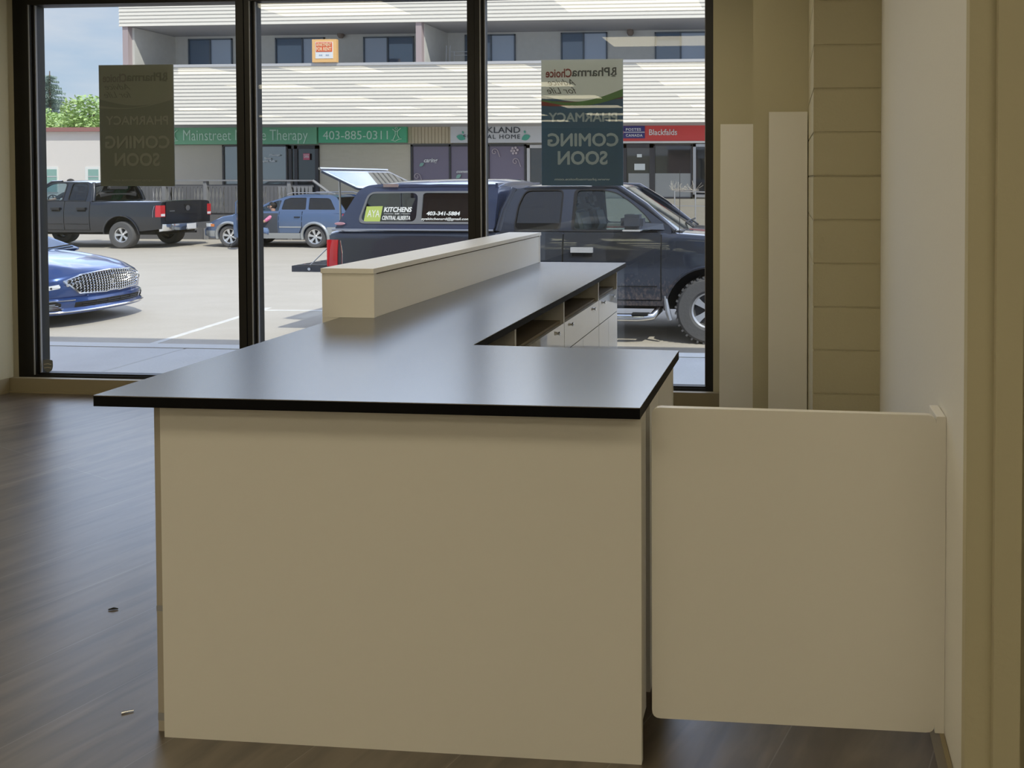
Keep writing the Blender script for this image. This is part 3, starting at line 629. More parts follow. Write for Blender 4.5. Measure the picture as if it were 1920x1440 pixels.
# balusters: flat boards with wavy cut edges, so the gaps read as turned shapes
x = xs0; k = 0; step = .135; np_ = int((xs1-xs0)/step)
vis = []
for i in range(np_):
    x = xs0 + i*step
    if i % 11 == 0:
        box('post', x+16-.05, x+16+.07, -.05, .07, 0, zt-.05, M_fence2, fen, .006); continue
    cut = (i % 11) not in (5, 6, 7)
    n_ = 24; z0, z1 = .90, zt-.22; L_ = []; R_ = []
    for j in range(n_+1):
        u = j/n_; zz = z0+(z1-z0)*u
        e_ = .017 + (.026*math.exp(-((u-.30)/.10)**2) + .030*math.exp(-((u-.68)/.12)**2) + .004 if cut and .08 < u < .93 else -.010)
        L_.append((x+16+e_, zz)); R_.append((x+16+step-e_, zz))
    plate('baluster', L_ + R_[::-1], [], .022, lambda u, v, d: (u, -.015+d, v), M_fence if x < -17.05 else M_fence2, fen)
# stair rail falling to the right
bm = bmesh.new(); tube(bm, [(xs1+16, -.02, zt-.03), (xs1+16+1.35, -.02, zt-1.0)], .05, 4); tube(bm, [(xs1+16+.05, -.02, zt-.5), (xs1+16+1.2, -.02, zt-1.35)], .04, 4); build('stair_rail', bm, M_fence2, fen)
# post office rail with weeds
o = empty('hand_rail', (-3.273, 25.5, G), 0, 'thin metal handrail before the post office window', 'railing')
bm = bmesh.new(); zt2 = ((-3.273, 1.107))[1]-G
for dx in (-.45, .25): tube(bm, [(dx, 0, 0), (dx, 0, zt2)], .025, 8)
tube(bm, [(-.45, 0, zt2), (1.2, 0, zt2-.06)], .022, 8); tube(bm, [(-.45, 0, zt2-.5), (1.2, 0, zt2-.52)], .018, 8); build('rail', bm, M_alu, o, 0, 50)
bm = bmesh.new(); random.seed(9)
for i in range(60):
    a = random.random()*PI; q = .1+random.random()*.24; c_ = Vector((random.uniform(-.3, .5), -.05, zt2+.02)); tube(bm, [c_, c_+Vector((q*math.cos(a), random.uniform(-.1, .1), q*math.sin(a)))], .006, 3)
w_ = build('dry_shrub', bm, mat('dry_twig', (.50, .47, .42), .8)); w_.location = (-3.524, 25.45, G); tag(w_, 'pale dry twigs sprouting at the post office handrail', 'shrub')
# ============================================================ low white building, trees
o = empty('low_building', (-30, 31, G), 0, 'low white stucco building with a dark red roof edge at the far left', 'building')
zz = ((-29.852, 3.462))[1]-G
box('wall', -14, 30+(-25.852), -1, 8, 0, zz, mat('white_stucco', (.72, .68, .65), .85, bump=(30, .2)), o); box('roof_edge', -14.2, 30.2+(-25.852), -1.2, 8, zz, zz+.17, mat('maroon_flashing', (.32, .15, .14), .6), o)
tealp = mat('teal_pane', (.25, .42, .38), .2)
for a in ((88, 110), (165, 188)):
    r = {88: (-30.981, -30.377, 1.994, 0.944), 165: (-29.14, -28.516, 1.993, 0.948)}[a[0]]
    f = box('window', r[0]+30, r[1]+30, -1.04, -.99, min(r[2:])-G, max(r[2:])-G, mat('white_window_trim', (.75, .77, .76), .6), o)
    box('pane', r[0]+30.14, r[1]+29.97, -1.05, -1.041, min(r[2:])-G, max(r[2:])-G-.10, tealp, f); box('sash', r[0]+30.14, r[1]+29.97, -1.06, -1.05, max(r[2:])-G-.42, max(r[2:])-G-.38, M_cap, f)
def leaves(bm, c, rad, n_, s, seed, squash=.8):
    random.seed(seed)
    for i in range(n_):
        v = Vector((random.gauss(0, 1), random.gauss(0, 1), random.gauss(0, 1))).normalized()*rad*random.uniform(.55, 1.04); v.z *= squash; p = Vector(c)+v
        a = Vector((random.uniform(-1, 1), random.uniform(-1, 1), random.uniform(-.6, .6))).normalized()*s; b = a.cross(Vector((random.uniform(-1, 1), random.uniform(-1, 1), 1))).normalized()*s*.5
        q = [bm.verts.new(p-a), bm.verts.new(p+b), bm.verts.new(p+a), bm.verts.new(p-b)]; bm.faces.new(q)
M_lg = mat('fresh_leaf', (.34, .50, .16), .6, noise=(1.2, .6, (.46, .60, .26), (1, 1, 1))); M_bark = mat('bark', (.16, .12, .09), .9); M_needle = mat('spruce_needle', (.24, .33, .29), .7, noise=(2, .6, (.32, .40, .36), (1, 1, 1)))
def tree(x, y, h, r, seed, lab):
    o = empty('leafy_tree', (x, y, G), 0, lab, 'tree', 'leafy trees behind the white building')
    bm = bmesh.new(); tube(bm, [(0, 0, 0), (.1, 0, h*.4), (0, .1, h*.85)], [.25, .18, .05], 8)
    for k in range(5): tube(bm, [(0, 0, h*(.35+.08*k)), (r*.6*math.cos(k*1.9), r*.6*math.sin(k*1.9), h*(.6+.07*k))], [.09, .03], 6)
    build('trunk', bm, M_bark, o, 0, 50)
    bm = bmesh.new(); random.seed(seed); cs = [(random.uniform(-.6, .6)*r, random.uniform(-.6, .6)*r, h*random.uniform(.5, .84)) for _ in range(9)]
    for k, c_ in enumerate(cs): leaves(bm, c_, r*.55, 900, .13, seed*20+k)
    build('foliage', bm, M_lg, o)
(tx1, tz1), (tx2, tz2), (tx3, tz3) = (-42.52, 6.615), (-49.801, 6.51), (-57.91, 7.624)
tree(tx1, 44, tz1-G+.3, 2.2, 1, 'round light green tree at the right, just left of the dark poster'); tree(tx2, 50, tz2-G+.4, 2.4, 2, 'light green tree in the middle, in front of the spruce'); tree(tx3, 56, tz3-G+.2, 2.6, 3, 'light green tree at the far left window edge')
tree(tx1+5.2, 44, tz1-G+.2, 2.6, 4, 'light green tree hidden mostly behind the dark poster')
sx, sz = (-64.446, 10.95)
o = empty('spruce_tree', (sx, 63, G), 0, 'tall bluish spruce rising behind the leafy trees at the left', 'tree')
Ht = sz-G; bm = bmesh.new(); tube(bm, [(0, 0, 0), (0, 0, Ht)], [.3, .03], 8); build('trunk', bm, M_bark, o, 0, 50)
bm = bmesh.new(); random.seed(5)
for lv in range(34):
    z0 = 1.2+(Ht-1.4)*lv/34; R = 3.3*(1-(z0/Ht))**.75+.15
    for b in range(11):
        a = random.random()*2*PI; rr = R*random.uniform(.7, 1.12); dirv = Vector((math.cos(a), math.sin(a), 0)); sd_ = Vector((-math.sin(a), math.cos(a), 0))
        nseg = 5; zz0 = z0+random.uniform(-.15, .15)
        for s_ in range(nseg):
            t0 = s_/nseg; p = dirv*rr*t0 + Vector((0, 0, zz0 - .30*rr*t0 + .22*rr*t0*t0)); wd = .34*(1-t0*.7)
            for sg in (-1, 1):
                q = [bm.verts.new(p), bm.verts.new(p+dirv*rr/nseg*1.1 + sd_*sg*wd*.5+Vector((0, 0, -.05))), bm.verts.new(p+dirv*rr/nseg*.8+sd_*sg*wd+Vector((0, 0, -.16)))]; bm.faces.new(q)
                q = [bm.verts.new(p), bm.verts.new(p+dirv*rr/nseg*1.0+Vector((0, 0, -.20))), bm.verts.new(p+dirv*rr/nseg*1.2+Vector((0, 0, .03)))]; bm.faces.new(q)
build('foliage', bm, M_needle, o)
# ============================================================ vehicles
M_tyre = mat('tyre_rubber', (.10, .10, .105), .8, bump=(30, .2))
M_rim = mat('alloy_rim', (.72, .73, .75), .28, metal=.85)
M_rimdark = mat('dark_brake', (.03, .03, .035), .6)
M_red = mat('red_tail_lens', (.55, .02, .03), .12, coat=.6)
M_lens = mat('clear_lens', (.75, .78, .82), .08, coat=.6)
M_amber = mat('amber_lens', (.75, .25, .08), .15)
M_well = mat('black_wheel_well', (.008, .008, .009), .9)
M_trim = mat('black_window_trim', (.015, .015, .017), .4)
M_seat = mat('charcoal_seat', (.05, .05, .055), .8)
M_cglass = glass('car_glass', (.50, .56, .60), .06); M_tint = glass('tinted_car_glass', (.20, .23, .27), .10)
M_clear = glass('clear_car_glass', (.80, .86, .87), .05)
def paint(name, col, met=.35, dust=None, rough=.28):
    M = mat(name, col, rough, metal=met, coat=1.0)
    if dust:
        N = M.node_tree.nodes; L = M.node_tree.links; P = N['Principled BSDF']; T = N.new('ShaderNodeTexCoord'); s = N.new('ShaderNodeSeparateXYZ'); L.new(T.outputs['Object'], s.inputs[0])
        r = N.new('ShaderNodeMapRange'); r.inputs['From Min'].default_value = .35; r.inputs['From Max'].default_value = 1.15; r.inputs['To Min'].default_value = .30; r.inputs['To Max'].default_value = -.12; L.new(s.outputs['Z'], r.inputs['Value'])
        mp_ = N.new('ShaderNodeMapping'); mp_.inputs['Scale'].default_value = (1.2, 1, .7); L.new(T.outputs['Object'], mp_.inputs[0])
        n_ = N.new('ShaderNodeTexNoise'); n_.inputs['Scale'].default_value = 26; n_.inputs['Detail'].default_value = 5; n_.inputs['Roughness'].default_value = .7; L.new(mp_.outputs[0], n_.inputs[0])
        a = N.new('ShaderNodeMath'); a.operation = 'ADD'; L.new(n_.outputs[0], a.inputs[0]); L.new(r.outputs[0], a.inputs[1])
        c = N.new('ShaderNodeValToRGB'); c.color_ramp.elements[0].position = .60; c.color_ramp.elements[1].position = .95; L.new(a.outputs[0], c.inputs[0])
        m_ = N.new('ShaderNodeMixRGB'); m_.inputs[1].default_value = (*col, 1); m_.inputs[2].default_value = (*dust, 1); L.new(c.outputs[0], m_.inputs[0]); L.new(m_.outputs[0], P.inputs['Base Color'])
    return M
def interp(tab, x):
    if x <= tab[0][0]: return tab[0][1]
    for (a, b), (c, d) in zip(tab, tab[1:]):
        if x <= c: return b + (d-b)*(x-a)/(c-a)
    return tab[-1][1]
def body_loft(name, xs, zb, zt, wf, f, crown, m, parent, ns=9, smooth=35, arches=(), ra=.5, zc=.4):
    """cross-sections along x: zb / zt bottom and top height, wf half width, f(z) side bulge"""
    xs = sorted(set([round(x, 4) for x in xs] + [round(a + ra*math.sin(PI*k/20-PI/2), 4) for a in arches for k in range(21)] + [round(a + s*(ra+.002), 4) for a in arches for s in (-1, 1)]))
    bm = bmesh.new(); rings = []
    for x in xs:
        b = zb(x) if callable(zb) else zb
        for a in arches:
            if abs(x-a) < ra: b = max(b, zc + math.sqrt(max(ra*ra-(x-a)**2, 0)))
        t = zt(x); w_ = wf(x); sec = [(0, b), (w_*f(b)*.96, b)]
        for k in range(ns+1):
            z = b + (t-.045-b)*k/ns; sec.append((w_*f(z), z))
        sec += [(w_*f(t)-.018, t-.014), (w_*f(t)-.055, t), (w_*f(t)*.80, t+crown*.35), (w_*f(t)*.45, t+crown*.8), (0, t+crown)]
        rings.append([bm.verts.new((x, y, z)) for y, z in sec] + [bm.verts.new((x, -y, z)) for y, z in sec[-2:0:-1]])
    n_ = len(rings[0])
    for A_, B_ in zip(rings, rings[1:]):
        for k in range(n_): bm.faces.new((A_[k], A_[(k+1) % n_], B_[(k+1) % n_], B_[k]))
    bm.faces.new(rings[0]); bm.faces.new(rings[-1][::-1])
    return build(name, bm, m, parent, 0, smooth)
def side_patch(name, x0, x1, z0, z1, wf, f, off, sgn, m, parent, th=.01, nx=8, nz=8, r=.03, top=None, hole=None):
    """panel lying on the body side; x0/x1/z1 may be functions of z / x"""
    bm = bmesh.new(); g_ = []
    for i in range(nx+1):
        col = []
        for j in range(nz+1):
            u, v_ = i/nx, j/nz; xx = x0+(x1-x0)*u
            lo = z0(xx) if callable(z0) else z0; hi = z1(xx) if callable(z1) else z1; zz = lo+(hi-lo)*v_
            col.append([bm.verts.new((xx, sgn*(wf(xx)*f(zz)+off-d), zz)) for d in (0, th)])
        g_.append(col)
    for i in range(nx):
        for j in range(nz):
            for d in (0, 1): bm.faces.new([g_[a][b][d] for a, b in ((i, j), (i+1, j), (i+1, j+1), (i, j+1))])
    rim = [(i, 0) for i in range(nx)] + [(nx, j) for j in range(nz)] + [(i, nz) for i in range(nx, 0, -1)] + [(0, j) for j in range(nz, 0, -1)]
    for a, b in zip(rim, rim[1:]+rim[:1]): bm.faces.new((g_[a[0]][a[1]][0], g_[b[0]][b[1]][0], g_[b[0]][b[1]][1], g_[a[0]][a[1]][1]))
    return build(name, bm, m, parent, 0, 40)
def wheel(parent, x, y, r, wd, sgn, spokes, rimf=.58, knobs=0, tyre=None):
    """tyre with rim, spokes and hub; sgn = outward side"""
    bm = bmesh.new(); h = wd/2
    lathe(bm, [(r*rimf, -h*.8), (r*(rimf+.06), -h*.98), (r*.90, -h*1.0), (r*.975, -h*.8), (r, -h*.45), (r, h*.45), (r*.975, h*.8), (r*.90, h), (r*(rimf+.06), h*.98), (r*rimf, h*.8)], 56, 'Y')
    for k in range(knobs):
        a = 2*PI*k/knobs
        for s_ in (-1, 1):
            kb = abox(bmesh.new(), -r*.028, r*.028, h*.5*s_-h*.42, h*.5*s_+h*.50, r*.955, r*1.022); xf(kb, Matrix.Rotation(a + (s_ > 0)*.04, 4, 'Y')); me_ = bpy.data.meshes.new('t'); kb.to_mesh(me_); kb.free(); bm.from_mesh(me_); bpy.data.meshes.remove(me_)
    t = build('wheel', bm, tyre or M_tyre, parent, 0, 40); t.location = (x, y, r)
    bm = bmesh.new(); R = r*rimf
    lathe(bm, [(R*.99, h*.82*sgn), (R*.90, h*.74*sgn), (R*.86, h*.1*sgn), (R*.86, -h*.6*sgn)], 48, 'Y')
    lathe(bm, [(0, h*.66*sgn), (R*.17, h*.66*sgn), (R*.22, h*.55*sgn), (R*.22, h*.3*sgn)], 24, 'Y')
    for k in range(spokes):
        a = 2*PI*k/spokes+.3; sp = bmesh.new()
        pts = [(-R*.10, R*.12), (R*.10, R*.12), (R*.15, R*.60), (R*.22, R*.93), (-R*.22, R*.93), (-R*.15, R*.60)]
        F = [sp.verts.new((p[0], h*(.58+.12*(p[1]/R > .5))*sgn, p[1])) for p in pts]; B = [sp.verts.new((p[0]*.9, h*.3*sgn, p[1])) for p in pts]
        sp.faces.new(F); sp.faces.new(B[::-1])
        for i in range(6): sp.faces.new((F[i], F[(i+1) % 6], B[(i+1) % 6], B[i]))
        xf(sp, Matrix.Rotation(a, 4, 'Y')); me_ = bpy.data.meshes.new('t'); sp.to_mesh(me_); sp.free(); bm.from_mesh(me_); bpy.data.meshes.remove(me_)
    build('rim', bm, M_rim, t, 0, 35)
    bm = bmesh.new(); lathe(bm, [(0, h*.2*sgn), (R*.85, h*.2*sgn), (R*.85, h*.12*sgn), (0, h*.12*sgn)], 32, 'Y'); build('brake_disc', bm, M_rimdark, t)
    return t
def seat(parent, x, y, z, m=None, tilt=.25, w_=.5):
    m = m or M_seat
    bm = bmesh.new(); 
    for s in ((abox(bmesh.new(), -.1, .42, -w_/2, w_/2, 0, .16), 0), (xf(abox(bmesh.new(), -.16, 0, -w_/2, w_/2, .08, .70), Matrix.Rotation(-tilt, 4, 'Y')), 0), (xf(abox(bmesh.new(), -.14, -.03, -w_*.26, w_*.26, .74, .92), Matrix.Rotation(-tilt, 4, 'Y')), 0)):
        b_ = s[0]; bmesh.ops.bevel(b_, geom=list(b_.edges), offset=.045, segments=3, affect='EDGES'); me_ = bpy.data.meshes.new('t'); b_.to_mesh(me_); b_.free(); bm.from_mesh(me_); bpy.data.meshes.remove(me_)
    o = build('seat', bm, m, parent, 0, 50); o.location = (x, y, z); return o
def steering(parent, x, y, z, r=.19):
    bm = bmesh.new(); R_ = Matrix.Translation((x, y, z)) @ Matrix.Rotation(-1.15, 4, 'Y')
    tube(bm, [(r*math.cos(a*PI/10), r*math.sin(a*PI/10), 0) for a in range(21)], .017, 6); tube(bm, [(-r, 0, 0), (r, 0, 0)], .014, 5); tube(bm, [(0, 0, 0), (0, 0, -.25)], .025, 6); xf(bm, R_)
    return build('steering_wheel', bm, M_dark, parent, 0, 50)
FT = [(.35, .93), (.55, .975), (.75, .995), (.95, 1.0), (1.12, .995), (1.20, .985), (1.34, .965), (1.45, .94)]
M_mirror = paint('grey_blue_mirror_paint', (.10, .115, .15), .4)
M_silver = mat('bright_silver_trim', (.70, .71, .74), .25, metal=.4)
def pickup(name, loc, rz, label, pm, canopy, rear_arch_r=.54, R=.42, knobs=0):
    t = empty(name, loc, rz, label, 'truck')
    f = lambda z: interp(FT, z); RW, FW = 1.23, 4.80
    wf = lambda x: 1.0*interp([(0, .965), (.12, 1.0), (5.2, 1.0), (5.55, .95), (5.78, .80)], x)
    zt = lambda x: interp([(0, 1.37), (.05, 1.385), (2.14, 1.385), (2.16, 1.40), (4.22, 1.405), (4.30, 1.385), (4.9, 1.34), (5.45, 1.25), (5.70, 1.10), (5.80, .95)], x)
    zb = lambda x: interp([(0, .58), (.5, .52), (2.2, .47), (4.1, .47), (5.4, .45), (5.8, .50)], x)
    xs = [0, .02, .06, .12, .3, .6, 1.9, 2.12, 2.14, 2.16, 2.18, 2.4, 2.8, 3.2, 3.6, 4.0, 4.2, 4.24, 4.30, 4.45, 5.3, 5.45, 5.55, 5.65, 5.72, 5.78, 5.80]
    body_loft('body', xs, zb, zt, wf, f, .03, pm, t, arches=(RW, FW), ra=rear_arch_r, zc=.42)
    bm = bmesh.new(); abox(bm, .35, 5.3, -.76, .76, .40, .95); build('underbody', bm, M_well, t)
    # arch lips
    for cx_ in (RW, FW):
        for s_ in (-1, 1):
            bm = bmesh.new(); pts = [(cx_+(rear_arch_r+.012)*math.cos(a), s_*(wf(cx_)*f(.42+rear_arch_r*math.sin(a))+.008), .42+(rear_arch_r+.012)*math.sin(a)) for a in [PI*k/18 for k in range(19)]]
            tube(bm, pts, .022, 6); build('wheel_arch', bm, pm, t, 0, 50)
    for x in (RW, FW):
        for s_ in (-1, 1): wheel(t, x, s_*.855, R, .27, s_, 5, .54, knobs)
    # doors
    for s_ in (-1, 1):
        for x0, x1 in ((2.20, 2.985), (3.005, 4.20)):
            zr = lambda x: max(.55, (.42+math.sqrt(max((rear_arch_r+.05)**2-(x-RW)**2, 0))) if abs(x-RW) < rear_arch_r+.05 else .55, (.42+math.sqrt(max((rear_arch_r+.05)**2-(x-FW)**2, 0))) if abs(x-FW) < rear_arch_r+.05 else .55)
            sm = side_patch('door_seam', x0-.014, x1+.014, lambda x: zr(x)-.014, 1.36, wf, f, .0015, s_, M_well, None, .012, 14)
            d = side_patch('door', x0, x1, zr, 1.385, wf, f, .007, s_, pm, t, .012, 14); sm.parent = d
            hx = x0+.12
            bm = abox(bmesh.new(), hx-.02, hx+.25, s_*1.02-.022, s_*1.02+.022, 1.135, 1.20); build('handle', bm, M_silver if canopy else M_trim, d, .016, 40)
            bm = abox(bmesh.new(), hx-.01, hx+.24, s_*1.008-.008, s_*1.008+.008, 1.085, 1.15); build('handle_recess', bm, M_well, d, .006, 40)
            bm = abox(bmesh.new(), x0+.04, x1-.04, s_*1.008-.004, s_*1.008+.004, .712, .722); build('door_crease', bm, M_well, d)
    # cab greenhouse side frames with window openings
    outer = rpoly([(2.17, 1.36), (2.175, 1.45), (2.23, 1.72), (2.33, 1.905), (2.47, 1.955), (3.50, 1.962), (3.74, 1.925), (4.02, 1.74), (4.30, 1.47), (4.34, 1.36)], .05, 3)
    w1 = rpoly([(2.365, 1.405), (2.385, 1.72), (2.46, 1.905), (2.935, 1.912), (2.935, 1.405)], .07); w2 = rpoly([(3.10, 1.405), (3.10, 1.915), (3.43, 1.915), (3.62, 1.875), (3.80, 1.76), (3.99, 1.60), (4.10, 1.46), (4.08, 1.405)], .06)
    for s_ in (-1, 1):
        ty = lambda z: .945 - max(z-1.36, 0)*.36
        fr = plate('cab_side', outer, [w1, w2], .05, lambda u, v, d: (u, s_*(ty(v)-d), v), pm, t, 30)
        for w_, n_ in ((w1, 0), (w2, 1)):
            cxx = sum(p[0] for p in w_)/len(w_); czz = sum(p[1] for p in w_)/len(w_)
            big = [(cxx+(p[0]-cxx)*1.035, czz+(p[1]-czz)*1.035) for p in w_]; sml = [(cxx+(p[0]-cxx)*.975, czz+(p[1]-czz)*.965) for p in w_]
            plate('window_trim', big, [sml], .02, lambda u, v, d: (u, s_*(ty(v)+.006-d), v), M_trim, t)
            plate('side_glass', [(cxx+(p[0]-cxx)*1.01, czz+(p[1]-czz)*1.01) for p in w_], [], .005, lambda u, v, d: (u, s_*(ty(v)-.012-d), v), M_clear if n_ else M_tint, t)
        bm = bmesh.new(); tube(bm, [(2.37, s_*.94, 1.395), (4.16, s_*.94, 1.395)], .012, 6); build('belt_moulding', bm, M_trim, t)
    # roof
    bm = bmesh.new(); rows = []
    for x, z, w_ in ((2.24, 1.90, .72), (2.30, 1.945, .735), (2.45, 1.985, .745), (2.8, 2.01, .75), (3.2, 2.015, .75), (3.45, 2.0, .745), (3.60, 1.975, .735), (3.66, 1.955, .73)):
        rows.append([bm.verts.new((x, y*w_, z - .055*abs(y)**2.5 - dz)) for dz, ys_ in ((0, [-1, -.92, -.6, -.3, 0, .3, .6, .92, 1]), (.03, [1, .92, .6, .3, 0, -.3, -.6, -.92, -1])) for y in ys_])
    for A_, B_ in zip(rows, rows[1:]):
        for k in range(18): bm.faces.new((A_[k], A_[(k+1) % 18], B_[(k+1) % 18], B_[k]))
    bm.faces.new(rows[0]); bm.faces.new(rows[-1][::-1]); build('roof', bm, pm, t, 0, 40)
    # windshield and rear glass (curved sheets)
    def sheet(nm, bot, top, m, pr=t, nn=8, th=.008):
        bm = bmesh.new(); g_ = []
        for i in range(nn+1):
            u = -1+2*i/nn; col = []
            for j in range(5):
                v_ = j/4; x = bot[0]+(top[0]-bot[0])*v_ + (bot[3]+(top[3]-bot[3])*v_)*(u*u); y = u*(bot[1]+(top[1]-bot[1])*v_); z = bot[2]+(top[2]-bot[2])*v_
                col.append((bm.verts.new((x, y, z)), bm.verts.new((x-th, y, z-th))))
            g_.append(col)
        for i in range(nn):
            for j in range(4):
                for d in (0, 1): bm.faces.new([g_[a][b][d] for a, b in ((i, j), (i+1, j), (i+1, j+1), (i, j+1))])
        return build(nm, bm, m, pr, 0, 60)
    sheet('windshield', (4.52, .86, 1.385, -.20), (3.62, .70, 1.965, -.06), M_clear); sheet('rear_window', (2.13, .80, 1.40, .04), (2.26, .66, 1.92, .05), M_tint)
    # pillars between side frame and glass, cowl, mirror, wipers
    for s_ in (-1, 1):
        bm = bmesh.new(); tube(bm, [(4.36, s_*.885, 1.40), (3.98, s_*.80, 1.72), (3.62, s_*.72, 1.955), (3.3, s_*.72, 1.97)], [.04, .04, .04, .03], 8); build('pillar', bm, pm, t, 0, 50)
        bm = bmesh.new(); tube(bm, [(2.16, s_*.90, 1.38), (2.20, s_*.82, 1.65), (2.30, s_*.72, 1.93)], [.055, .05, .04], 8); build('pillar', bm, pm, t, 0, 50)
        mr_ = empty('mirror', (3.86, s_*1.02, 1.42)); mr_.parent = t
        bm = abox(bmesh.new(), -.10, .17, -.115, .115, .015, .20); es = list(bm.edges); bmesh.ops.bevel(bm, geom=es, offset=.045, segments=4, affect='EDGES'); xf(bm, Matrix.Translation((0, s_*.12, .0))); build('mirror_housing', bm, M_mirror if canopy else pm, mr_, 0, 60)
        bm = abox(bmesh.new(), -.08, .14, -.10, .10, -.012, .012); bmesh.ops.bevel(bm, geom=list(bm.edges), offset=.01, segments=2, affect='EDGES'); xf(bm, Matrix.Translation((0, s_*.13, .005))); build('turn_lamp', bm, M_silver, mr_, 0, 50)
        bm = bmesh.new(); P0 = [(.10, s_*.02, .01), (.38, -s_*.09, .0), (.36, -s_*.09, .075), (.12, s_*.02, .09)]; a_ = [bm.verts.new(p) for p in P0]; b_ = [bm.verts.new((p[0], p[1]-s_*.05, p[2])) for p in P0]
        bm.faces.new(a_); bm.faces.new(b_[::-1])
        for i in range(4): bm.faces.new((a_[i], a_[(i+1) % 4], b_[(i+1) % 4], b_[i]))
        build('mirror_arm', bm, M_mirror if canopy else pm, mr_, .008, 50)
        bm = bmesh.new(); tube(bm, [(4.12, s_*.955, 1.60), (4.40, s_*.955, 1.425), (4.34, s_*.955, 1.405), (4.14, s_*.955, 1.405)], .012, 6)
    for y in (-.35, .25):
        bm = bmesh.new(); tube(bm, [(4.52, y, 1.42), (4.40, y+.25, 1.47), (4.42, y+.5, 1.48)], .012, 5); build('wiper', bm, M_dark, t)
    # inside
    for y in (-.42, .42): seat(t, 3.28, y, .98)
    seat(t, 2.42, 0, .98, None, .15, 1.35)
    bm = abox(bmesh.new(), 3.98, 4.45, -.85, .85, 1.10, 1.40); build('dashboard', bm, M_seat, t, .04, 40)
    steering(t, 3.86, .42 if rz == 0 else .42, 1.38)
    bm = abox(bmesh.new(), 3.62, 3.66, -.12, .12, 1.80, 1.87); build('rear_view_mirror', bm, M_dark, t, .01)
    # tail lamps, tailgate, rear bumper
    for s_ in (-1, 1):
        lm = side_patch('tail_lamp', .004, .13, .93, 1.27, lambda x: wf(x), f, .014, s_, M_red, t, .05, 4, 5); bm = abox(bmesh.new(), -.016, .004, s_*.90-.085, s_*.90+.085, .93, 1.27); build('tail_lens', bm, M_red, lm, .02, 50)
        bm = abox(bmesh.new(), -.022, -.014, s_*.90-.07, s_*.90+.07, .95, 1.02); build('reverse_lens', bm, M_lens, lm, .01)
        bm = bmesh.new(); tube(bm, [(.165, s_*(wf(.16)*f(1.25)+.01), 1.26), (.20, s_*(wf(.16)*f(1.1)+.01), 1.1), (.20, s_*(wf(.16)*f(.95)+.01), .92)], .008, 5); build('lamp_bezel', bm, M_chrome, lm)
    bm = bmesh.new(); pts = [(-.04, -.93), (-.14, -.80), (-.15, 0), (-.14, .80), (-.04, .93)]
    A_ = []
    for x, y in pts: A_.append([bm.verts.new(v_) for v_ in ((x, y, .52), (x-.015, y, .62), (x-.01, y, .72), (x+.12, y, .73), (x+.12, y, .50))])
    for a_, b_ in zip(A_, A_[1:]):
        for k in range(5): bm.faces.new((a_[k], a_[(k+1) % 5], b_[(k+1) % 5], b_[k]))
    bm.faces.new(A_[0]); bm.faces.new(A_[-1][::-1]); build('rear_bumper', bm, M_chrome, t, .012, 40)
    return t, f, wf
M_ram = paint('dusty_blue_black_paint', (.040, .048, .072), .45, (.26, .20, .18))
NEAR = 10.42
near, f_, wf_ = pickup('pickup_truck', (-5.86, NEAR, G), 0, 'large dark blue-black crew cab pickup with topper parked just outside the window', M_ram, True, R=.42, knobs=34)
X0 = near.location.x; near.scale = (1.025, 1, 1)
# topper (canopy) over the bed
tp = paint('navy_topper_paint', (.065, .09, .18), .5, None)
def cx(px_, y=9.42): return px_
out = rpoly([(.055, 1.395), (.33, 1.90), (.44, 1.965), (.62, 1.985), (2.14, 1.985), (2.12, 1.395)], .06, 4)
wa = rpoly([(.37, 1.49), (.475, 1.87), (1.125, 1.885), (1.125, 1.49)], .09); wb = rpoly([(1.165, 1.49), (1.165, 1.885), (1.86, 1.885), (1.90, 1.49)], .06)
can = bpy.data.objects.new('topper', None); C.objects.link(can); can.parent = near
for s_ in (-1, 1):
    ty = lambda z: .955 - max(z-1.36, 0)*.20
    plate('topper_side', out, [wa, wb], .04, lambda u, v, d: (u, s_*(ty(v)-d), v), tp, can, 30)
    fr_o = rpoly([(.355, 1.478), (.465, 1.885), (1.88, 1.898), (1.905, 1.478)], .10)
    plate('window_frame', fr_o, [rpoly([(.385, 1.505), (.485, 1.862), (1.115, 1.872), (1.115, 1.505)], .08), rpoly([(1.175, 1.505), (1.175, 1.872), (1.85, 1.872), (1.88, 1.505)], .05)], .02, lambda u, v, d: (u, s_*(ty(v)+.010-d), v), mat('dull_window_frame', (.20, .21, .23), .4), can, 30)
    plate('side_glass', wa, [], .005, lambda u, v, d: (u, s_*(ty(v)-.01-d), v), M_cglass, can); plate('side_glass', wb, [], .005, lambda u, v, d: (u, s_*(ty(v)-.01-d), v), M_tint, can)
    bm = bmesh.new(); tube(bm, [(.05, s_*.972, 1.40), (2.12, s_*.972, 1.40)], .014, 6); build('seal_strip', bm, M_alu, can)
bm = bmesh.new(); rows = []
for x, z, w_ in ((.36, 1.93, .83), (.40, 1.97, .835), (.52, 2.01, .84), (.8, 2.04, .845), (1.4, 2.055, .845), (2.0, 2.05, .84), (2.14, 2.02, .83)):
    rows.append([bm.verts.new((x, y*w_, z - .07*abs(y)**3 - dz)) for dz, ys_ in ((0, [-1, -.93, -.75, -.4, 0, .4, .75, .93, 1]), (.03, [1, .93, .75, .4, 0, -.4, -.75, -.93, -1])) for y in ys_])
for A_, B_ in zip(rows, rows[1:]):
    for k in range(18): bm.faces.new((A_[k], A_[(k+1) % 18], B_[(k+1) % 18], B_[k]))
bm.faces.new(rows[0]); bm.faces.new(rows[-1][::-1]); build('topper_roof', bm, tp, can, 0, 40)
box('topper_front', 2.10, 2.13, -.84, .84, 1.40, 2.0, tp, can)
bm = abox(bmesh.new(), .66, .86, -.865, -.845, 1.945, 1.985); build('maker_badge', bm, M_chrome, can, .006)
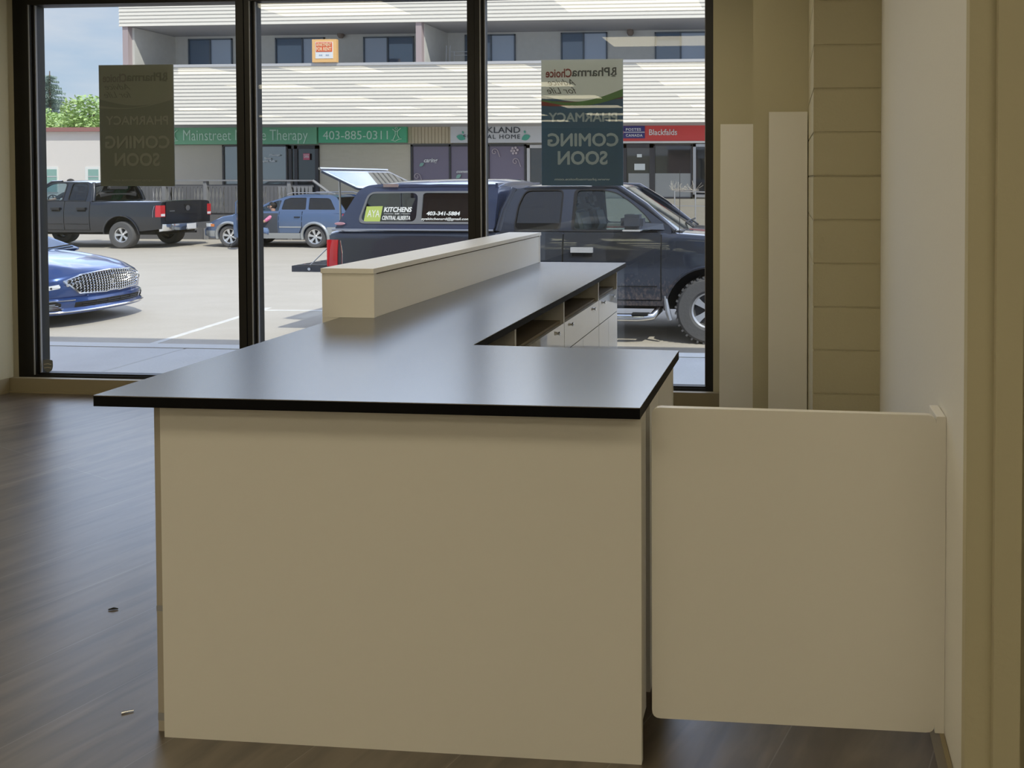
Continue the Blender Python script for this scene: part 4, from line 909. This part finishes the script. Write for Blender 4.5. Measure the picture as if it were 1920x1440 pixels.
bm = bmesh.new(); lathe(bm, [(0, 0), (.07, 0), (.06, .012), (0, .014)], 16, 'Y'); xf(bm, Matrix.Translation((.14, -.955, 1.475)) @ Matrix.Diagonal((1, -1, .28, 1))); build('oval_badge', bm, mat('pink_badge', (.55, .30, .36), .4), can)
# lifted rear hatch of the topper
hm = paint('hatch_frame_paint', (.05, .065, .11), .3)
A0, A1 = Vector((.33, 0, 1.93)), Vector((-.17, 0, 2.17)); dv = (A1-A0)
def hat(u, v, d):
    p = A0 + dv*v; nn = Vector((-dv.z, 0, dv.x)).normalized(); p = p - nn*d*-1; return (p.x, u, p.z)
rectp = lambda a, b, c, d: [(a, c), (b, c), (b, d), (a, d)]
plate('hatch_frame', rpoly(rectp(-.86, .86, 0, 1), .06), [rpoly(rectp(-.78, .78, .14, .88), .05)], .03, hat, hm, can)
plate('hatch_glass', rectp(-.79, .79, .13, .89), [], .006, hat, glass('hatch_glass', (.42, .48, .56), .16), can)
bm = bmesh.new(); tube(bm, [(-.18, -.86, 2.185), (-.19, .86, 2.185)], .018, 6); build('hatch_edge', bm, M_alu, can)
for y in (-.80, .80):
    bm = bmesh.new(); tube(bm, [(.06, y, 1.42), (.05, y, 2.05)], .012, 6); build('gas_strut', bm, M_alu, can)
# lowered tailgate with its cables
tg = box('tailgate', -.60, -.02, -.80, .80, .83, .91, M_ram, near, .02, 40)
bm = bmesh.new()
for k in range(9): abox(bm, -.56, -.06, -.74+k*.17, -.68+k*.17, .91, .916)
build('tailgate_ribs', bm, M_trim, tg)
for y in (-.78, .78):
    bm = bmesh.new(); tube(bm, [(-.36, y, .92), (-.03, y*1.06, 1.22)], .008, 5); build('cable', bm, M_alu, tg)
bm = bmesh.new(); lathe(bm, [(0, 0), (.02, 0), (.02, .012), (0, .012)], 10, 'Y'); xf(bm, Matrix.Translation((-.36, -.815, .87))); build('hinge_pin', bm, M_chrome, tg)
# topper lettering
ts = .9*.985; y_ = -(.955-.20*.18)-.004
white_l = mat('white_window_lettering', (.86, .88, .88), .5, emit=None)
def tl(s, x0, x1, z0, z1, bold=.02, shear=0):
    o = text('lettering', s, x0, x1, z0, z1, 0, white_l, can, False, bold, shear, .004)
    for v in o.data.vertices: v.co.y += -(.955 - (v.co.z-1.36)*.20) - .003
    return o
st = plate('sticker', [(.435, 1.495), (.645, 1.50), (.665, 1.70), (.455, 1.695)], [], .002, lambda u, v, d: (u, -(.955-(v-1.36)*.20)-.002+d, v), mat('lime_sticker', (.50, .62, .16), .5), can)
tl('AYA', .475, .635, 1.56, 1.65, .0)
tl('KITCHENS', .685, 1.045, 1.625, 1.69, .03, .12); tl('OF', .83, .89, 1.595, 1.612, .02); tl('CENTRAL ALBERTA', .67, 1.035, 1.525, 1.578, .02, .12)
for a_, b_ in ((.69, .81), (.91, 1.03)):
    bm = abox(bmesh.new(), a_, b_, -.908, -.906, 1.601, 1.606); build('rule', bm, white_l, can)
tl('403-341-5884', 1.24, 1.67, 1.585, 1.635, .03, .12); tl('ayakitchensrd@gmail.com', 1.18, 1.80, 1.515, 1.56, .012, .12)
# step bar, antenna
for s_ in (-1, 1):
    bm = bmesh.new(); tube(bm, [(1.95, s_*.86, .42), (2.02, s_*1.0, .36), (2.2, s_*1.03, .335), (3.95, s_*1.03, .335), (4.10, s_*1.0, .345), (4.17, s_*.86, .42)], .048, 10); build('step_bar', bm, M_chrome, near, 0, 50)
    bm = abox(bmesh.new(), 3.86, 4.06, s_*1.03-.06, s_*1.03+.06, .375, .39); build('step_pad', bm, M_dark, near)
bm = bmesh.new(); tube(bm, [(4.415, -.86, 1.33), (4.42, -.86, 2.17)], [.005, .003], 5); tube(bm, [(4.415, -.86, 1.28), (4.415, -.86, 1.37)], .015, 6); build('antenna', bm, M_trim, near)
bm = bmesh.new(); tube(bm, [(4.26, -.985, .60), (4.29, -.99, .40), (4.32, -.99, .30)], [.02, .035, .03], 6); build('mud_flap', bm, M_alu, near)
bm = abox(bmesh.new(), 5.70, 5.86, -.93, .93, .52, .76); build('front_bumper', bm, M_chrome, near, .04, 40)
bm = abox(bmesh.new(), .80, .85, -1.004, -1.0, .9, 1.31); bpy.data.meshes  # (fuel door stays on the body)
bm.free()
# ---- second pickup, farther away, facing left
M_black = paint('black_paint', (.010, .013, .022), .2, None)
far, _, _ = pickup('pickup_truck', (-18.219, 22.1, G), PI, 'black crew cab pickup at the far left with red tail lamp and chrome bumper', M_black, False, R=.40)
tg = box('tailgate', -.035, .01, -.80, .80, .80, 1.37, M_black, far, .02, 40)
bm = bmesh.new(); lathe(bm, [(0, -.0), (.075, 0), (.085, .01), (0, .012)], 8, 'Y'); xf(bm, Matrix.Translation((-.045, 0, 1.17)) @ Matrix.Rotation(PI/2, 4, 'Z')); build('badge', bm, M_alu, tg)
bm = abox(bmesh.new(), -.05, -.036, .50, .68, 1.08, 1.11); build('model_badge', bm, M_alu, tg)
bm = abox(bmesh.new(), -.052, -.036, -.13, .13, 1.24, 1.28); build('handle', bm, M_trim, tg, .004)
bm = abox(bmesh.new(), -.185, -.165, -.16, .16, .54, .70); build('number_plate', bm, mat('plate_white', (.75, .75, .78), .5), far, .004)
bm = abox(bmesh.new(), 2.22, 2.28, -.22, .22, 1.925, 1.975); build('brake_lamp', bm, M_red, far, .008)
bm = abox(bmesh.new(), -.3, .2, -.04, .04, .42, .48); build('tow_bar', bm, M_trim, far)
# ============================================================ blue wagon, facing left
t = empty('station_wagon', (-13.941+1.05, 22.65, G), PI, 'light blue station wagon with silver lower trim, its driver door open', 'car')
FS = [(.2, .92), (.4, .97), (.6, .99), (.8, 1.0), (.95, .985), (1.12, .94)]; fs = lambda z: interp(FS, z)
M_sub = paint('light_blue_paint', (.105, .165, .30), .35); M_sil = paint('silver_cladding', (.42, .45, .48), .4)
wfs = lambda x: .88*interp([(0, .90), (.25, .98), (.6, 1), (4.0, 1), (4.4, .93), (4.66, .72)], x)
zts = lambda x: interp([(0, .95), (.1, 1.02), (.3, 1.10), (3.0, 1.08), (3.25, 1.04), (3.93, .93), (4.25, .80), (4.55, .68), (4.68, .55)], x)
AR = (1.05, 3.72)
body_loft('body', [0, .05, .12, .3, .5, 1.8, 2.2, 2.6, 3.0, 3.1, 3.2, 3.9, 4.1, 4.25, 4.4, 4.5, 4.6, 4.66, 4.68], lambda x: interp([(0, .42), (.4, .30), (4.3, .28), (4.68, .34)], x), zts, wfs, fs, .05, M_sub, t, arches=AR, ra=.37, zc=.34)
box('underbody', .3, 4.3, -.66, .66, .26, .7, M_well, t)
for s_ in (-1, 1):
    side_patch('sill_cladding', 1.44, 3.33, .275, .44, wfs, fs, .012, s_, M_sil, t, .03, 10, 3)
    side_patch('bumper_cladding', .05, .66, .38, .62, wfs, fs, .012, s_, M_sil, t, .03, 6, 3); side_patch('bumper_cladding', 4.10, 4.60, .32, .50, wfs, fs, .012, s_, M_sil, t, .03, 6, 3)
    for cx_ in AR:
        bm = bmesh.new(); 
        for k in range(19):
            pass
        tube(bm, [(cx_+.405*math.cos(a), s_*(.88*fs(.34+.405*math.sin(a))+.006), .34+.405*math.sin(a)) for a in [PI*(k-1)/16 for k in range(19)]], .05, 6); build('wheel_arch', bm, M_sil, t, 0, 60)
for x in AR:
    for s_ in (-1, 1): wheel(t, x, s_*.76, .335, .21, s_, 6, .66, 0)
outw = rpoly([(.10, 1.06), (.22, 1.20), (.52, 1.52), (.66, 1.565), (1.5, 1.585), (2.0, 1.54), (2.55, 1.36), (3.10, 1.08), (3.12, 1.03), (.10, 1.03)], .04, 3)
q1 = rpoly([(.44, 1.135), (.66, 1.44), (.74, 1.475), (1.33, 1.485), (1.28, 1.135)], .04); q2 = rpoly([(1.36, 1.135), (1.42, 1.49), (1.92, 1.485), (2.10, 1.42), (2.12, 1.135)], .04); q3 = rpoly([(2.20, 1.09), (2.18, 1.41), (2.30, 1.40), (2.60, 1.27), (2.92, 1.10), (2.90, 1.07)], .03)
for s_ in (-1, 1):
    ty = lambda z: .845 - max(z-1.03, 0)*.42
    plate('cabin_side', outw, [q1, q2, q3], .04, lambda u, v, d: (u, s_*(ty(v)-d), v), M_sub, t, 30)
    for w_ in ((q1, q2) if s_ == 1 else (q1, q2, q3)): plate('side_glass', w_, [], .005, lambda u, v, d: (u, s_*(ty(v)-.01-d), v), M_tint, t)
    bm = bmesh.new(); tube(bm, [(.55, s_*.60, 1.60), (.7, s_*.60, 1.645), (1.9, s_*.60, 1.635), (2.05, s_*.60, 1.58)], .016, 6); build('roof_rail', bm, M_alu, t)
bm = bmesh.new(); rows = []
for x, z, w_ in ((.50, 1.51, .62), (.66, 1.56, .63), (1.0, 1.60, .635), (1.5, 1.615, .64), (1.95, 1.575, .63), (2.12, 1.53, .62)):
    rows.append([bm.verts.new((x, y*w_, z - .04*abs(y)**2.5 - dz)) for dz, ys_ in ((0, [-1, -.6, 0, .6, 1]), (.03, [1, .6, 0, -.6, -1])) for y in ys_])
for A_, B_ in zip(rows, rows[1:]):
    for k in range(10): bm.faces.new((A_[k], A_[(k+1) % 10], B_[(k+1) % 10], B_[k]))
bm.faces.new(rows[0]); bm.faces.new(rows[-1][::-1]); build('roof', bm, M_sub, t, 0, 40)
def quad(nm, P_, m, par, th=(0, 0, -.008)):
    bm = bmesh.new(); a_ = [bm.verts.new(p) for p in P_]; b_ = [bm.verts.new(Vector(p)+Vector(th)) for p in P_]; n_ = len(P_)
    bm.faces.new(a_); bm.faces.new(b_[::-1])
    for i in range(n_): bm.faces.new((a_[i], a_[(i+1) % n_], b_[(i+1) % n_], b_[i]))
    return build(nm, bm, m, par)
quad('windshield', [(3.10, -.80, 1.07), (3.10, .80, 1.07), (2.14, .60, 1.53), (2.14, -.60, 1.53)], M_clear, t)
quad('rear_window', [(.14, -.74, 1.10), (.14, .74, 1.10), (.50, .60, 1.50), (.50, -.60, 1.50)], M_tint, t)
for s_ in (-1, 1):
    tlm = side_patch('tail_lamp', .04, .20, .86, 1.02, wfs, fs, .012, s_, M_red, t, .03, 3, 3)
    side_patch('head_lamp', 4.28, 4.56, .62, .72, wfs, fs, .010, s_, M_lens, t, .03, 4, 3); side_patch('turn_lamp', 4.20, 4.32, .62, .70, wfs, fs, .014, s_, M_amber, t, .03, 3, 3)
    sm = side_patch('door_seam', 1.435, 2.165, .43, 1.08, wfs, fs, .001, s_, M_well, None, .01, 8); d = side_patch('door', 1.45, 2.15, lambda x: .445 if x > 1.50 else .62, 1.09, wfs, fs, .006, s_, M_sub, t, .012, 8); sm.parent = d
    bm = abox(bmesh.new(), 1.50, 1.66, s_*.892-.015, s_*.892+.015, .90, .93); build('handle', bm, M_trim, d, .008)
    side_patch('door_strip', 1.46, 2.14, .60, .64, wfs, fs, .014, s_, M_sil, t, .02, 4, 2)
# open driver door (towards us: local +y, because the car is turned round) and a dark patch painting in the shaded opening
op = side_patch('opening_shade_patch', 2.19, 3.16, .36, 1.03, wfs, fs, .004, 1, mat('dark_opening_shade', (.07, .08, .10), .8), t, .02, 8)
dr = bpy.data.objects.new('open_door', None); C.objects.link(dr); dr.parent = t; dr.location = (3.20, .87, 0); dr.rotation_euler = (0, 0, -2.0)
o = plate('door_panel', rpoly([(0, .36), (.92, .36), (1.0, .60), (1.0, 1.05), (0, 1.03)], .05), [], .08, lambda u, v, d: (-u, d, v), M_sub, dr)
dr.rotation_euler = (0, 0, -1.15)
bm = bmesh.new(); tube(bm, [(-.02, .04, 1.03), (-.35, .03, 1.24), (-.75, .02, 1.42), (-.98, .02, 1.38), (-1.0, .02, 1.03)], .02, 6); build('window_frame', bm, M_sub, dr)
bm = abox(bmesh.new(), -.18, .04, -.18, -.02, 1.02, 1.16); build('door_mirror', bm, M_sil, dr, .03, 50)
seat(t, 2.42, .38, .50, mat('grey_seat', (.22, .23, .26), .8), .25, .48); seat(t, 2.42, -.38, .50, bpy.data.materials['grey_seat'], .25, .48)
steering(t, 2.95, .38, .98, .18)
bm = abox(bmesh.new(), 2.55, 2.60, -.10, .14, 1.36, 1.42); build('rear_view_mirror', bm, M_dark, t, .01)
# ============================================================ blue sedan nose, facing right
t = empty('sedan', (-9.785+.02, 10.42, G), 0, 'shiny blue sedan nose with wide silver mesh grille at the lower left', 'car')
M_lin = paint('deep_blue_paint', (.025, .065, .22), .45)
HW = .93
def hood_prof():
    return [(-1.38, .985, 0), (-1.15, .975, 0), (-.85, .945, 0), (-.55, .90, 0), (-.30, .845, 0), (-.12, .785, 0), (-.045, .745, 0), (-.02, .715, 0),
            (.0, .66, 1), (.02, .54, 1), (.015, .43, 1), (.0, .405, 1), (.035, .385, 2), (.05, .33, 2), (.03, .275, 2), (.045, .235, 2), (.06, .215, 2), (.04, .185, 2), (-.10, .165, 2), (-.6, .16, 2)]
def carve(x, z, y):
    """plan rounding and fender fall-off for the nose"""
    u = abs(y)/HW; back = .42*u**2.6 + .20*max(u-.72, 0)/.28*u
    k = 1 if x > -.9 else max(0, (x+1.5)/.6); xx = x - back*k*(1 if z > .25 else .9)
    zz = z - (.20*u**3.2 if z > .6 else 0)
    if z > .8: zz += .020*math.cos(min(1, abs(u-.52)/.16)*PI/2)
    return xx, zz
prof = hood_prof(); ny = 44
def fine(pr, n_=3):
    o_ = []
    for a_, b_ in zip(pr, pr[1:]):
        for k in range(n_): o_.append(tuple(a_[i]+(b_[i]-a_[i])*k/n_ for i in range(2)))
    return o_+[pr[-1][:2]]
pf = fine(prof)
bm = bmesh.new(); cols = []
for i in range(ny+1):
    y = -HW + 2*HW*i/ny; col = []
    for (x, z) in pf:
        xx, zz = carve(x, z, y); col.append(bm.verts.new((xx, y*(1-.05*max(0, .5-zz)), zz)))
    cols.append(col)
for a_, b_ in zip(cols, cols[1:]):
    for k in range(len(pf)-1): bm.faces.new((a_[k], a_[k+1], b_[k+1], b_[k]))
# sides of the nose
for c_, s_ in ((cols[0], -1), (cols[-1], 1)):
    back = bm.verts.new((-1.9, s_*HW, .55)); 
    for a_, b_ in zip(c_, c_[1:]): bm.faces.new((a_, b_, back))
build('nose', bm, M_lin, t, 0, 38)
fl = lambda z: interp([(.2, .95), (.5, .995), (.7, 1), (.9, .97), (1.0, .93)], z)
body_loft('body', [-4.85, -4.8, -4.6, -4.2, -3.0, -2.4, -1.9, -1.5], .17, lambda x: interp([(-4.85, .85), (-4.7, .98), (-4.2, 1.02), (-1.5, .95)], x), lambda x: HW*interp([(-4.85, .85), (-4.5, .98), (-1.5, 1)], x), fl, .04, M_lin, t, arches=(-3.95,), ra=.38, zc=.34)
box('underbody', -4.4, -.75, -.70, .70, .2, .6, M_well, t)
for x in (-3.95, -1.08):
    for s_ in (-1, 1): wheel(t, x, s_*.80, .34, .23, s_, 5, .68)
ol = rpoly([(-4.5, .98), (-3.9, 1.30), (-3.2, 1.43), (-2.6, 1.43), (-2.1, 1.30), (-1.30, .96), (-1.4, .90), (-4.5, .92)], .05); h1 = rpoly([(-3.9, 1.02), (-3.4, 1.34), (-2.95, 1.37), (-2.9, 1.02)], .05); h2 = rpoly([(-2.85, 1.02), (-2.85, 1.37), (-2.55, 1.35), (-2.15, 1.22), (-1.75, 1.02)], .05)
for s_ in (-1, 1):
    ty = lambda z: .86 - max(z-.95, 0)*.55
    plate('cabin_side', ol, [h1, h2], .04, lambda u, v, d: (u, s_*(ty(v)-d), v), M_lin, t, 30)
    for w_ in (h1, h2): plate('side_glass', w_, [], .005, lambda u, v, d: (u, s_*(ty(v)-.01-d), v), M_tint, t)
quad('windshield', [(-1.28, -.80, .97), (-1.28, .80, .97), (-2.15, .62, 1.36), (-2.15, -.62, 1.36)], M_cglass, t); quad('roof', [(-2.12, -.64, 1.41), (-2.12, .64, 1.41), (-3.5, .62, 1.44), (-3.5, -.62, 1.44)], M_lin, t, (0, 0, -.03)); quad('rear_window', [(-3.45, -.62, 1.42), (-3.45, .62, 1.42), (-4.35, .76, 1.02), (-4.35, -.76, 1.02)], M_tint, t)
for y in (-.1, .45):
    bm = bmesh.new(); tube(bm, [(-1.30, y-.35, 1.0), (-1.32, y, 1.01), (-1.36, y+.35, 1.03)], .012, 5); build('wiper', bm, M_dark, t)
def on_nose(x, z, y, off=.0):
    xx, zz = carve(x, z, y); return (xx+off, y*(1-.05*max(0, .5-zz)), zz)
def nose_patch(nm, y0, y1, zl, zh, off, m, par, gxf, nu=12, nv=5):
    bm = bmesh.new(); g_ = []
    for i in range(nu+1):
        y = y0+(y1-y0)*i/nu; a_, b_ = zl(y), zh(y); col = []
        for j in range(nv+1):
            z = a_+(b_-a_)*j/nv; col.append((bm.verts.new(on_nose(gxf(z), z, y, off)), bm.verts.new(on_nose(gxf(z), z, y, off-.03))))
        g_.append(col)
    for i in range(nu):
        for j in range(nv):
            for d in (0, 1): bm.faces.new([g_[a][b][d] for a, b in ((i, j), (i+1, j), (i+1, j+1), (i, j+1))])
    rim = [(i, 0) for i in range(nu)] + [(nu, j) for j in range(nv)] + [(i, nv) for i in range(nu, 0, -1)] + [(0, j) for j in range(nv, 0, -1)]
    for a, b in zip(rim, rim[1:]+rim[:1]): bm.faces.new((g_[a[0]][a[1]][0], g_[b[0]][b[1]][0], g_[b[0]][b[1]][1], g_[a[0]][a[1]][1]))
    return build(nm, bm, m, par, 0, 40)
# grille: chrome surround, dark back, shingled mesh
def gx(z): return interp([(.405, 0), (.43, .015), (.54, .02), (.66, 0), (.715, -.02), (.745, -.045)], z)
GP = rpoly([(-.60, .695), (-.40, .735), (0, .752), (.40, .735), (.60, .695), (.585, .60), (.47, .455), (.10, .43), (.06, .445), (-.06, .445), (-.10, .43), (-.47, .455), (-.585, .60)], .02, 3)
shr = lambda k: [(y*k, .59+(z-.59)*(1-(1-k)*2.4)) for y, z in GP]
gr = plate('grille_surround', GP, [shr(.965)], .03, lambda u, v, d: on_nose(gx(v), v, u, .025-d), M_chrome, t, 40)
zlo = lambda y: interp([(0, .455), (.06, .455), (.10, .445), (.44, .468), (.56, .60), (.585, .66)], abs(y)); zhi = lambda y: interp([(0, .74), (.38, .722), (.58, .685)], abs(y))
nose_patch('grille_backing', -.575, .575, zlo, zhi, .008, M_well, gr, gx, 28, 4)
bm = bmesh.new()
for i in range(-14, 15):
    y = i*.0405; a_, b_ = zlo(y), zhi(y)
    if b_-a_ < .03: continue
    n_ = int((b_-a_)/.034); pts = [on_nose(gx(a_+(b_-a_)*j/(n_*2)), a_+(b_-a_)*j/(n_*2), y+(.008 if j % 2 else -.008), .018) for j in range(n_*2+1)]
    tube(bm, pts, [.0115 if j % 2 else .005 for j in range(n_*2+1)], 4)
for k in range(5):
    z = .50+.045*k; ys_ = [y for y in [i*.04 for i in range(-14, 15)] if zlo(y) < z < zhi(y)]
    if len(ys_) > 2: tube(bm, [on_nose(gx(z), z, y, .010) for y in ys_], .003, 4)
build('grille_mesh', bm, M_chrome, gr)
bm = bmesh.new(); c_ = on_nose(gx(.6), .6, 0, .03); star = [(0, .085), (.012, .012), (.030, 0), (.012, -.012), (0, -.085), (-.012, -.012), (-.030, 0), (-.012, .012)]
vs_ = [bm.verts.new((c_[0], c_[1]+p[0], c_[2]+p[1])) for p in star]; ct_ = bm.verts.new((c_[0]+.014, c_[1], c_[2]))
for a_, b_ in zip(vs_, vs_[1:]+vs_[:1]): bm.faces.new((a_, b_, ct_))
tube(bm, [(c_[0], c_[1]+.030*math.cos(k*PI/8), c_[2]+.085*math.sin(k*PI/8)) for k in range(17)], .004, 4); build('star_emblem', bm, M_chrome, gr)
# lower intakes, blade, lamps
lx_ = lambda z: interp([(.235, .045), (.27, .03), (.33, .05), (.385, .035), (.405, 0), (.43, .015), (.54, .02), (.66, 0), (.715, -.02)], z)
nose_patch('lower_intake', -.52, .52, lambda y: .27+.006*abs(y), lambda y: .350-.02*abs(y), .010, M_well, t, lx_, 20, 3)
bm = bmesh.new()
for z in (.292, .315): tube(bm, [on_nose(.045, z, y*.05, .014) for y in range(-9, 10)], .005, 4)
for y in (-.28, -.1, .1, .28): tube(bm, [on_nose(.04, .27, y, .014), on_nose(.05, .34, y, .014)], .005, 4)
build('intake_slats', bm, M_trim, t)
bm = bmesh.new(); tube(bm, [on_nose(.055, .222, y*.045, .006) for y in range(-20, 21)], .012, 6); build('chrome_blade', bm, M_chrome, t, 0, 50)
for s_ in (-1, 1):
    h_ = nose_patch('head_lamp', s_*.645, s_*.925, lambda y: .555+.03*(abs(y)-.645), lambda y: .66+.14*(abs(y)-.645), .014, M_lens, t, lx_, 10, 4)
    bm = bmesh.new()
    for k in range(5):
        yy = s_*(.70+.045*k); c0 = on_nose(gx(.64), .625+.006*k, yy, .014); abox(bm, c0[0]-.02, c0[0]+.006, c0[1]-.015, c0[1]+.015, c0[2]-.002, c0[2]+.022)
    build('lamp_cells', bm, M_trim, h_)
    q_ = nose_patch('fog_lamp_recess', s_*.66, s_*.925, lambda y: .245, lambda y: min(.365, .26+(abs(y)-.62)*2), .010, M_well, t, lx_, 8, 4)
    bm = bmesh.new()
    for k in range(5): tube(bm, [on_nose(.04, .262+.022*k, s_*y, .016) for y in (.64+.02*k, .72, .80, .88, .91)], .006, 4)
    build('fog_lamp_slats', bm, M_chrome, q_)
    bm = bmesh.new(); tube(bm, [on_nose(.04, .375, s_*y, .014) for y in (.52, .62, .72, .82, .92)], .009, 5); build('chrome_strip', bm, M_chrome, t)
bm = bmesh.new(); lathe(bm, [(0, 0), (.018, 0), (.016, .004), (0, .005)], 10, 'Z')
bm.free()
# parking sensors
for y in (-.78, -.36, .36, .78):
    bm = bmesh.new(); c_ = on_nose(.02, .415, y, .004); lathe(bm, [(0, 0), (.014, 0), (.012, .004), (0, .005)], 10, 'Z'); xf(bm, Matrix.Translation(c_) @ Matrix.Rotation(PI/2, 4, 'Y')); build('parking_sensor', bm, M_lin, t)
# ============================================================ two people in the parked cars
def skin_body(name, pts, edges, m, loc, rz=0, parent=None, lv=2):
    me = bpy.data.meshes.new(name); me.from_pydata([p[:3] for p in pts], edges, []); o = bpy.data.objects.new(name, me); C.objects.link(o)
    md = o.modifiers.new('skin', 'SKIN'); md.use_smooth_shade = True
    for v, p in zip(me.skin_vertices[0].data, pts): v.radius = (p[3], p[3]) if len(p) == 4 else (p[3], p[4])
    me.skin_vertices[0].data[0].use_root = True
    sd_ = o.modifiers.new('sub', 'SUBSURF'); sd_.levels = lv; sd_.render_levels = lv
    dg = bpy.context.evaluated_depsgraph_get(); m2 = bpy.data.meshes.new_from_object(o.evaluated_get(dg)); bpy.data.objects.remove(o); bpy.data.meshes.remove(me)
    m2.materials.clear(); o = link(name, m2, m, parent); o.location = loc; o.rotation_euler = (0, 0, rz); return o
M_skin = mat('skin', (.60, .36, .26), .5); M_hair = mat('dark_hair', (.02, .016, .014), .7); M_pink = mat('pink_shirt', (.62, .12, .28), .7, noise=(20, .3, (.75, .35, .5), (1, 1, 1))); M_jean = mat('blue_jeans', (.16, .24, .42), .8); M_shirt = mat('black_shirt', (.02, .02, .024), .8)
def seated(loc, rz, label, shirt, trousers, arm_l):
    """x forward; origin at the seat point"""
    P_ = [(0, 0, .10, .15, .13), (.0, 0, .30, .14, .11), (-.04, 0, .50, .17, .11), (-.05, 0, .60, .06), (-.03, 0, .68, .055), (-.01, 0, .78, .095), (-.01, 0, .85, .085),
          (-.05, .17, .53, .06)] + [(*a, r) for a, r in arm_l] + [(-.05, -.17, .53, .06), (.10, -.22, .32, .045), (.34, -.16, .36, .035), (.44, -.13, .40, .028),
          (.10, .10, .08, .095), (.46, .16, .14, .07), (.60, .18, -.20, .05), (.66, .18, -.30, .045), (.10, -.10, .08, .095), (.46, -.12, .14, .07), (.60, -.14, -.20, .05), (.66, -.14, -.30, .045)]
    n_ = len(arm_l); E_ = [(0, 1), (1, 2), (2, 3), (3, 4), (4, 5), (5, 6), (2, 7)] + [(7+k, 8+k) for k in range(n_)]
    b = 8+n_; E_ += [(2, b), (b, b+1), (b+1, b+2), (b+2, b+3), (0, b+4), (b+4, b+5), (b+5, b+6), (b+6, b+7), (0, b+8), (b+8, b+9), (b+9, b+10), (b+10, b+11)]
    o = skin_body('person', P_, E_, M_skin, loc, rz); tag(o, label, 'person')
    g_ = 1.13
    def sub(nm, ids, es, m, k=g_, shrink=None):
        mp_ = {i: j for j, i in enumerate(ids)}; skin_body(nm, [tuple(P_[i][:3]) + tuple(r*k for r in P_[i][3:]) for i in ids], [(mp_[a], mp_[c]) for a, c in es], m, (0, 0, 0), 0, o)
    sub('shirt', [0, 1, 2, 7, 8, b, b+1], [(0, 1), (1, 2), (2, 7), (7, 8), (2, b), (b, b+1)], shirt)
    sub('trousers', [0, b+4, b+5, b+6, b+8, b+9, b+10], [(0, b+4), (b+4, b+5), (b+5, b+6), (0, b+8), (b+8, b+9), (b+9, b+10)], trousers)
    bm = bmesh.new(); bmesh.ops.create_icosphere(bm, subdivisions=3, radius=.112); 
    for v in list(bm.verts):
        if v.co.x > .045 and v.co.z < .05: bm.verts.remove(v)
    xf(bm, Matrix.Translation((-.02, 0, .835)) @ Matrix.Diagonal((1.03, .92, 1.05, 1))); h_ = build('hair', bm, M_hair, o, 0, 60)
    bm = bmesh.new(); tube(bm, [(.085, 0, .82), (.115, 0, .785), (.09, 0, .775)], [.01, .016, .01], 6); build('nose', bm, M_skin, o, 0, 60)
    for y in (-.035, .035):
        bm = bmesh.new(); bmesh.ops.create_icosphere(bm, subdivisions=2, radius=.012); xf(bm, Matrix.Translation((.082, y, .82))); build('eye', bm, M_dark, o, 0, 60)
        bm = bmesh.new(); tube(bm, [(-.01, y*2.8, .82), (-.005, y*2.95, .80), (0, y*2.7, .775)], [.014, .018, .010], 6); build('ear', bm, M_skin, o, 0, 60)
    bm = bmesh.new(); tube(bm, [(.082, -.025, .745), (.092, 0, .742), (.082, .025, .745)], .006, 5); build('mouth', bm, mat('lips', (.45, .18, .15), .5), o)
    # hand with fingers on the near arm
    hx, hy, hz = arm_l[-1][0]
    for k in range(4):
        bm = bmesh.new(); tube(bm, [(hx+.02, hy, hz+.02-.016*k), (hx+.065, hy+.004, hz+.018-.017*k), (hx+.095-.006*k, hy-.012, hz+.006-.017*k)], [.010, .009, .007], 6); build('finger', bm, M_skin, o, 0, 60)
    bm = bmesh.new(); tube(bm, [(hx-.02, hy, hz+.03), (hx+.02, hy-.01, hz+.055), (hx+.05, hy-.015, hz+.058)], [.012, .011, .008], 6); build('thumb', bm, M_skin, o, 0, 60)
    return o
wl = bpy.data.objects['station_wagon'].location
p1 = seated((wl.x-2.50, wl.y-.67, G+.42), PI+.35, 'person in pink top and jeans sitting in the open blue wagon', M_pink, M_jean, [((.14, .26, .36), .045), ((.38, .20, .42), .036), ((.48, .18, .46), .030)])
fl_ = far.location
p2 = seated((fl_.x-3.36, fl_.y-.42, G+1.10), PI, 'person in black shirt at the wheel of the far black pickup, arm out', M_shirt, M_jean, [((.10, .40, .34), .045), ((.36, .50, .24), .037), ((.46, .50, .20), .030)])
